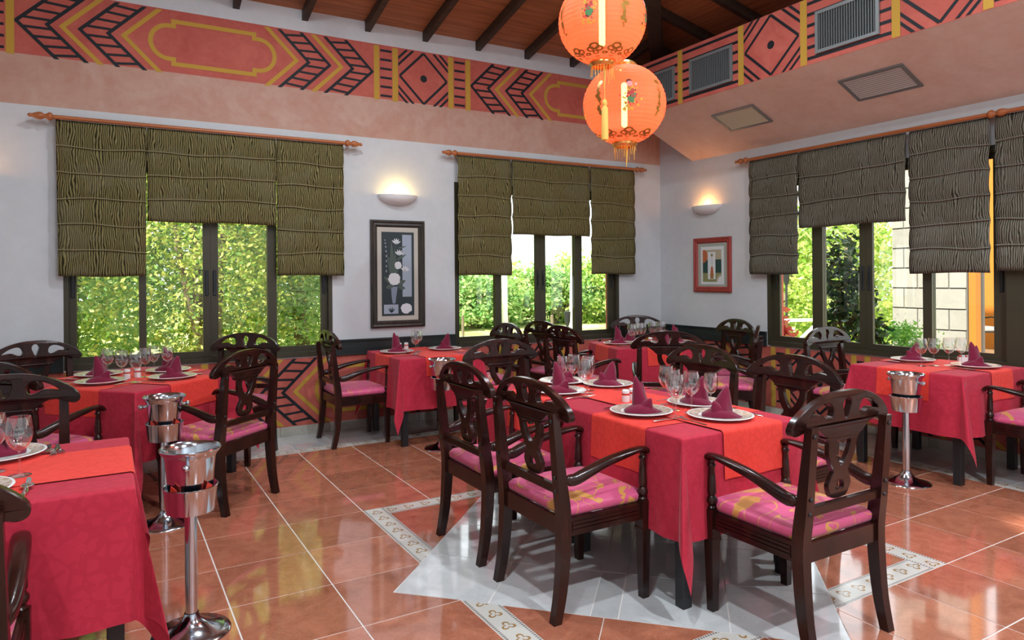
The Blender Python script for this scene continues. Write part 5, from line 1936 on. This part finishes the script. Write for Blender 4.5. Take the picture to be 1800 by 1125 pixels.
def leaf_obj(name, P, size, m, parent, seed, elong=0.5, droop=0.3):
    rg = np.random.default_rng(seed)
    n = len(P)
    u = rg.normal(size=(n, 3)); u[:, 2] = u[:, 2] * 0.7 - droop
    u /= np.linalg.norm(u, axis=1)[:, None]
    v = rg.normal(size=(n, 3)); v -= u * (u * v).sum(1)[:, None]
    v /= np.linalg.norm(v, axis=1)[:, None]
    L = (size * rg.uniform(0.6, 1.3, n))[:, None]
    V = np.empty((n, 4, 3))
    V[:, 0] = P - u * L * 0.5; V[:, 1] = P + v * L * elong * 0.5; V[:, 2] = P + u * L * 0.5; V[:, 3] = P - v * L * elong * 0.5
    me = bpy.data.meshes.new(name)
    me.vertices.add(4 * n); me.vertices.foreach_set('co', V.reshape(-1).astype(np.float32))
    me.loops.add(4 * n); me.loops.foreach_set('vertex_index', np.arange(4 * n, dtype=np.int32))
    me.polygons.add(n); me.polygons.foreach_set('loop_start', np.arange(0, 4 * n, 4, dtype=np.int32))
    me.update(); me.validate()
    me.materials.append(m)
    return mesh_obj(name, me, None, parent)
def crown_pts(n, c, rad, clumps, seed, cs=0.22):
    rg = np.random.default_rng(seed)
    d = rg.normal(size=(clumps, 3)); d /= np.linalg.norm(d, axis=1)[:, None]
    ctr = d * (rg.uniform(0.35, 1.0, clumps) ** 0.6)[:, None]
    k = rg.integers(0, clumps, n)
    p = ctr[k] + rg.normal(size=(n, 3)) * cs * rg.uniform(0.3, 1.0, n)[:, None]
    return p * np.array(rad) + np.array(c)
def tree(name, x, y, h0, rad, n, size, m, label, group, seed, clumps=60, cat='tree', trunk=0.09, gz=-0.30, cs=0.20, stems=3):
    r = empty(name, (x, y, gz))
    tag(r, label, cat, group)
    c = (0, 0, h0 - gz)
    fo = leaf_obj('foliage', crown_pts(n, c, rad, clumps, seed, cs), size, m, r, seed)
    tag(fo, kind='stuff')
    rd = random.Random(seed)
    for k in range(stems):
        bm = NB()
        dx, dy = rd.uniform(-0.45, 0.45) * rad[0], rd.uniform(-0.4, 0.4) * rad[1]
        zt = c[2] + rad[2] * rd.uniform(0.1, 0.6)
        pts = [(0.05 * k, 0, 0), (dx * 0.3, dy * 0.3, zt * 0.35), (dx * 0.7 + rd.uniform(-.1, .1), dy * 0.7, zt * 0.7), (dx, dy, zt)]
        tube(bm, catmull(pts, False, 3), [trunk * (1 - 0.08 * i) for i in range(10)], 7)
        obj('trunk', bm, TRUNK, r, 60)
GA = 'leafy trees outside the left window'
near = [(-2.3, 10.4, 2.3, (1.9, 1.3, 2.5), LEAF_Y, 'yellow green tree seen in the leftmost pane of the left window'),
        (-0.5, 10.9, 2.5, (1.7, 1.3, 2.7), LEAF_G, 'bluish green tree seen in the left half of the left window'),
        (1.2, 10.2, 2.2, (1.6, 1.2, 2.5), LEAF_Y, 'yellow green tree seen behind the middle latches of the left window'),
        (2.7, 10.8, 2.6, (1.6, 1.3, 2.8), LEAF_G, 'pale green tree seen in the right half of the left window'),
        (4.0, 12.0, 2.4, (1.4, 1.2, 2.7), LEAF_F, 'fresh green tree seen in the rightmost pane of the left window')]
for i, (x, y, hz_, rad, m, lb_) in enumerate(near):
    tree('leafy_tree', x, y, hz_, rad, 30000, 0.072, m, lb_, GA, 11 + i, 110)
for i, (x, y) in enumerate(((-4.4, 13.5), (-1.6, 14), (1.4, 14.2), (4.2, 14.5))):
    tree('leafy_tree', x, y, 2.2, (2.3, 1.3, 3.0), 8000, 0.17, LEAF_F if i % 2 else LEAF_G, ['dense green tree far behind the leftmost pane', 'dense green tree far behind the left window latch', 'dense green tree deep in the middle of the left window view', 'dense green tree deep at the right of the left window view'][i], GA, 31 + i, 90)
GB = 'far bushes outside the second window'
for i, (x, y, h0, rz_, lb_) in enumerate(((10.6, 20.6, 0.7, 1.25, 'round green bush in the left pane of the second window'), (12.6, 21.8, 0.7, 1.2, 'green bush behind the left white palm trunk'),
                                      (14.4, 21.0, 0.65, 1.1, 'green bush left of the middle stile of the second window'), (16.2, 21.0, 0.8, 1.45, 'green bush right of the middle stile of the second window'),
                                      (18.0, 20.0, 0.9, 1.75, 'tall green bush behind the right white palm trunk'), (19.6, 19.0, 0.9, 1.7, 'green bush at the right edge of the second window'),
                                      (8.4, 21.5, 1.0, 2.2, 'far green bush hidden behind the flower picture wall'))):
    tree('green_bush', x, y, h0, (2.1, 1.5, rz_), 11000, 0.17, LEAF_F if i % 2 else LEAF_G, lb_, GB, 51 + i, 80, 'bush', 0.07)
# white painted palm trunks
for x, y, lean, lb_ in ((6.56, 11.2, 0.0, 'white painted palm trunk left of the middle stile of the second window'), (7.98, 11.0, 0.10, 'white leaning palm trunk right of the middle stile of the second window')):
    r = empty('palm_tree', (x, y, -0.3)); tag(r, lb_, 'palm', 'palms outside the second window')
    bm = NB(); tube(bm, [(0, 0, 0), (lean * 0.3, 0, 1.4), (lean, 0, 3.2), (lean * 1.6, 0, 4.8)], [0.062, 0.055, 0.050, 0.045], 10)
    obj('trunk', bm, WHITEP, r, 60)
    for k in range(10):
        bm = NB()
        a = 2 * PI * k / 10
        mid = []
        for q in range(9):
            t = q / 8
            mid.append(Vector((lean * 1.6 + math.cos(a) * 1.7 * t, math.sin(a) * 1.7 * t, 4.8 + 0.75 * math.sin(PI * t * 0.8) - 0.9 * t * t)))
        for q in range(8):
            d = (mid[q + 1] - mid[q]).normalized(); s_ = d.cross(Vector((0, 0, 1))).normalized()
            for sg in (-1, 1):
                b0 = mid[q]; L = 0.55 * math.sin(PI * (q + 1) / 9.5)
                bm.faces.new([bm.verts.new(p) for p in (b0, b0 + d * 0.07, b0 + s_ * sg * L + d * 0.25 - Vector((0, 0, 0.25 * L)))])
        obj('frond', bm, LEAF_P, r)
# low rope fence in front of the bushes
for k, (x, y) in enumerate(((8.9, 17.6), (10.05, 17.0), (11.2, 16.4))):
    o = obj('fence_post', (lambda b: (lathe(b, [(0.045, 0), (0.045, 0.62), (0.0, 0.64)], 8), b)[1])(NB()), TRUNK, None, 40, (x, y, -0.3))
    tag(o, ['short fence post at the left of the lawn', 'short fence post in the middle of the lawn', 'short fence post nearest the white palm trunk'][k], 'post', 'short posts on the lawn')
# garden torch
def torch(x, y, lb_, k=1.0):
    r = empty('garden_torch', (x, y, -0.3)); tag(r, lb_, 'torch', 'garden torches')
    bm = NB(); lathe(bm, [(0.02, 0), (0.02, 1.55 * k)], 8); obj('pole', bm, IRON, r, 40)
    bm = NB(); lathe(bm, [(0.025, 1.55 * k + 0.001), (0.05, 1.55 * k + 0.07), (0.06, 1.55 * k + 0.25), (0.03, 1.55 * k + 0.26)], 10); obj('burner', bm, IRON, r, 40)
torch(7.02, 9.80, 'dark garden torch seen low in the second window', 0.56)
torch(10.55, 8.00, 'dark garden torch seen in the left pane of the right window')

# -------- view through the right window
STONE = tile_mat('sunlit_limestone', (0.21, 0.205, 0.19), (0.26, 0.257, 0.24), (0.17, 0.162, 0.15), 0.85, 3.0)
MORT = mat('grey_mortar', (0.10, 0.097, 0.09), 0.9)
tower = empty('stone_tower', (10.5, 5.6, -0.3))
tag(tower, 'pale limestone block wall in the sun outside the right window', 'wall')
def tw(s):
    """s = metres along the face from its far left edge"""
    ang = 0.42 * max(0, 0.9 - s) 
    x = 10.45 + 0.21 * (s / 1.1) + 0.32 * max(0, 0.75 - s) ** 2
    return (x - 10.5, 6.15 - s - 5.6)
S_END = 1.06
bm = NB()
n = 14
for zi in (0,):
    fr = [tw(S_END * i / n) for i in range(n + 1)]
    lo_ = [bm.verts.new((x + 0.02, y, 0)) for x, y in fr] + [bm.verts.new((fr[-1][0] + 0.5, fr[-1][1], 0)), bm.verts.new((fr[0][0] + 0.5, fr[0][1], 0))]
    hi_ = [bm.verts.new((v.co.x, v.co.y, 4.6)) for v in lo_]
    bm.faces.new(lo_); bm.faces.new(hi_)
    for i in range(len(lo_)): bm.faces.new((lo_[i], lo_[(i + 1) % len(lo_)], hi_[(i + 1) % len(lo_)], hi_[i]))
obj('mortar_core', bm, MORT, tower)
ch = 0.305
for c in range(15):
    off = 0.0 if c % 2 else -0.21
    s = off
    while s < S_END:
        s0_, s1_ = max(0, s), min(S_END, s + 0.42)
        s += 0.42
        if s1_ - s0_ < 0.05: continue
        bm = NB()
        a, b = s0_ + 0.009, s1_ - 0.009
        P = [tw(a), tw((a + b) / 2), tw(b)]
        z0, z1 = c * ch + 0.010, (c + 1) * ch - 0.010
        lo_ = [bm.verts.new((x, y, z0)) for x, y in P] + [bm.verts.new((x + 0.04, y, z0)) for x, y in P[::-1]]
        hi_ = [bm.verts.new((v.co.x, v.co.y, z1)) for v in lo_]
        bm.faces.new(lo_); bm.faces.new(hi_)
        for i in range(6): bm.faces.new((lo_[i], lo_[(i + 1) % 6], hi_[(i + 1) % 6], hi_[i]))
        obj('block', bm, STONE, tower)
o = bxo('terrace_wall', (-0.1, 0.1, -2.2, 2.0, 0, 4.5), ORANGE, None, 0, (14.6, 5.6, -0.1)); tag(o, 'orange terrace wall behind the iron chair', 'wall')
o = bxo('terrace_pier', (-0.07, 0.07, -0.045, 0.045, 0, 4.4), ORANGE, None, 0, (10.74, 5.03, -0.1)); tag(o, 'narrow orange pier at the end of the limestone wall', 'pier')
o = bxo('terrace_floor', (10.9, 16, 1.0, 8.0, -0.3, -0.002), mat('terrace_paving', (0.62, 0.42, 0.25), 0.8)); tag(o, kind='structure')
# wrought iron terrace chair
r = empty('iron_chair', (13.45, 6.27, 0.0), R(150)); tag(r, 'black wrought iron chair with white cushion on the orange terrace', 'chair')
for s in (-1, 1):
    bm = NB(); tube(bm, [(s * 0.24, 0.24, 0), (s * 0.24, 0.22, 0.42), (s * 0.24, 0.2, 0.64)], 0.014, 6); obj('leg', bm, IRON, r, 60)
    bm = NB(); tube(bm, [(s * 0.24, -0.28, 0), (s * 0.24, -0.22, 0.42), (s * 0.24, -0.30, 0.86)], 0.014, 6); obj('leg', bm, IRON, r, 60)
    bm = NB(); tube(bm, [(s * 0.24, -0.25, 0.62), (s * 0.27, 0.0, 0.66), (s * 0.24, 0.22, 0.64)], 0.014, 6); obj('arm', bm, IRON, r, 60)
bm = NB(); box(bm, -0.24, 0.24, -0.23, 0.23, 0.40, 0.42); obj('seat', bm, IRON, r)
bm = NB(); box(bm, -0.23, 0.23, -0.21, 0.22, 0.4205, 0.50, 0.02); obj('cushion', bm, PWHITE, r)
bm = NB()
tube(bm, [(-0.24, -0.30, 0.86), (0.24, -0.30, 0.86)], 0.014, 6); tube(bm, [(-0.24, -0.245, 0.56), (0.24, -0.245, 0.56)], 0.012, 6)
for cx in (-0.08, 0.08):
    tube(bm, [(cx + 0.15 * math.cos(2 * PI * k / 16), -0.27, 0.71 + 0.14 * math.sin(2 * PI * k / 16)) for k in range(17)], 0.009, 6, caps=False)
obj('back', bm, IRON, r, 60)
GC = 'plants outside the right window'
tree('leafy_shrub', 8.20, 5.34, 1.05, (0.27, 0.27, 1.05), 1500, 0.105, LEAF_D, 'dark glossy leaved shrub outside the right window', GC, 71, 60, 'shrub', 0.014, cs=0.24, stems=8)
tree('leafy_shrub', 8.0, 4.93, 0.55, (0.22, 0.24, 0.70), 900, 0.105, LEAF_D, 'lower dark leaved shrub right of the middle stile of the right window', GC, 72, 40, 'shrub', 0.012, cs=0.24, stems=6)
tree('fern_bush', 8.9, 5.02, 0.30, (0.42, 0.50, 0.46), 6500, 0.05, LEAF_N, 'bright green feathery bush before the limestone wall', GC, 73, 70, 'bush', 0.01)
tree('red_shrub', 9.0, 7.30, 0.50, (0.42, 0.42, 0.45), 1100, 0.17, LEAF_R, 'red leaved shrub in the left pane of the right window', GC, 74, 40, 'shrub', 0.012)
for i, (x, y, h0, rad, lb_) in enumerate(((11.8, 9.4, 1.3, (1.5, 1.5, 2.1), 'yellow green tree behind the red shrub'), (13.2, 8.7, 1.0, (1.3, 1.3, 1.6), 'pale green tree behind the dark shrub'), (14.8, 9.7, 1.2, (1.3, 1.3, 1.9), 'light green tree left of the limestone wall'))):
    tree('leafy_tree', x, y, h0, rad, 6000, 0.13, LEAF_F, lb_, GC, 81 + i, 70)
r = empty('palm_tree', (12.6, 8.2, -0.3)); tag(r, 'green palm with drooping fronds at the top of the right window', 'palm', GC)
bm = NB(); tube(bm, [(0, 0, 0), (0.0, 0, 1.2), (0.05, 0, 2.5)], [0.07, 0.06, 0.05], 10); obj('trunk', bm, TRUNK, r, 60)
for k in range(14):
    bm = NB()
    a = 2 * PI * k / 14
    mid = [Vector((0.05 + math.cos(a) * 1.5 * t, math.sin(a) * 1.5 * t, 2.5 + 0.7 * math.sin(PI * t * 0.8) - 0.8 * t * t)) for t in [q / 12 for q in range(13)]]
    for q in range(12):
        d = (mid[q + 1] - mid[q]).normalized(); s_ = d.cross(Vector((0, 0, 1))).normalized()
        for sg in (-1, 1):
            b0 = mid[q]; L = 0.5 * math.sin(PI * (q + 1) / 13.5)
            bm.faces.new([bm.verts.new(p) for p in (b0, b0 + d * 0.05, b0 + s_ * sg * L + d * 0.22 - Vector((0, 0, 0.3 * L)))])
    obj('frond', bm, LEAF_P, r)
# white garden fence
r = empty('garden_fence', (9.9, 7.9, -0.3), R(-25)); tag(r, 'white wooden garden fence with crossed rails outside the right window', 'fence')
for x in (-0.65, 0.0, 0.9):
    bxo('post', (x - 0.035, x + 0.035, -0.035, 0.035, 0, 1.05 if x else 2.6), WHITEP, r)
for x0_, x1_, za, zb_ in ((-0.61, -0.04, 0.95, 0.95), (0.04, 0.86, 0.95, 0.95), (-0.61, -0.04, 0.15, 0.85), (0.04, 0.86, 0.15, 0.85)):
    bm = NB()
    rect_sweep(bm, [[(x, -0.02, z - 0.025), (x, 0.02, z - 0.025), (x, 0.02, z + 0.025), (x, -0.02, z + 0.025)] for x, z in ((x0_, za), (x1_, zb_))])
    obj('rail', bm, WHITEP, r)
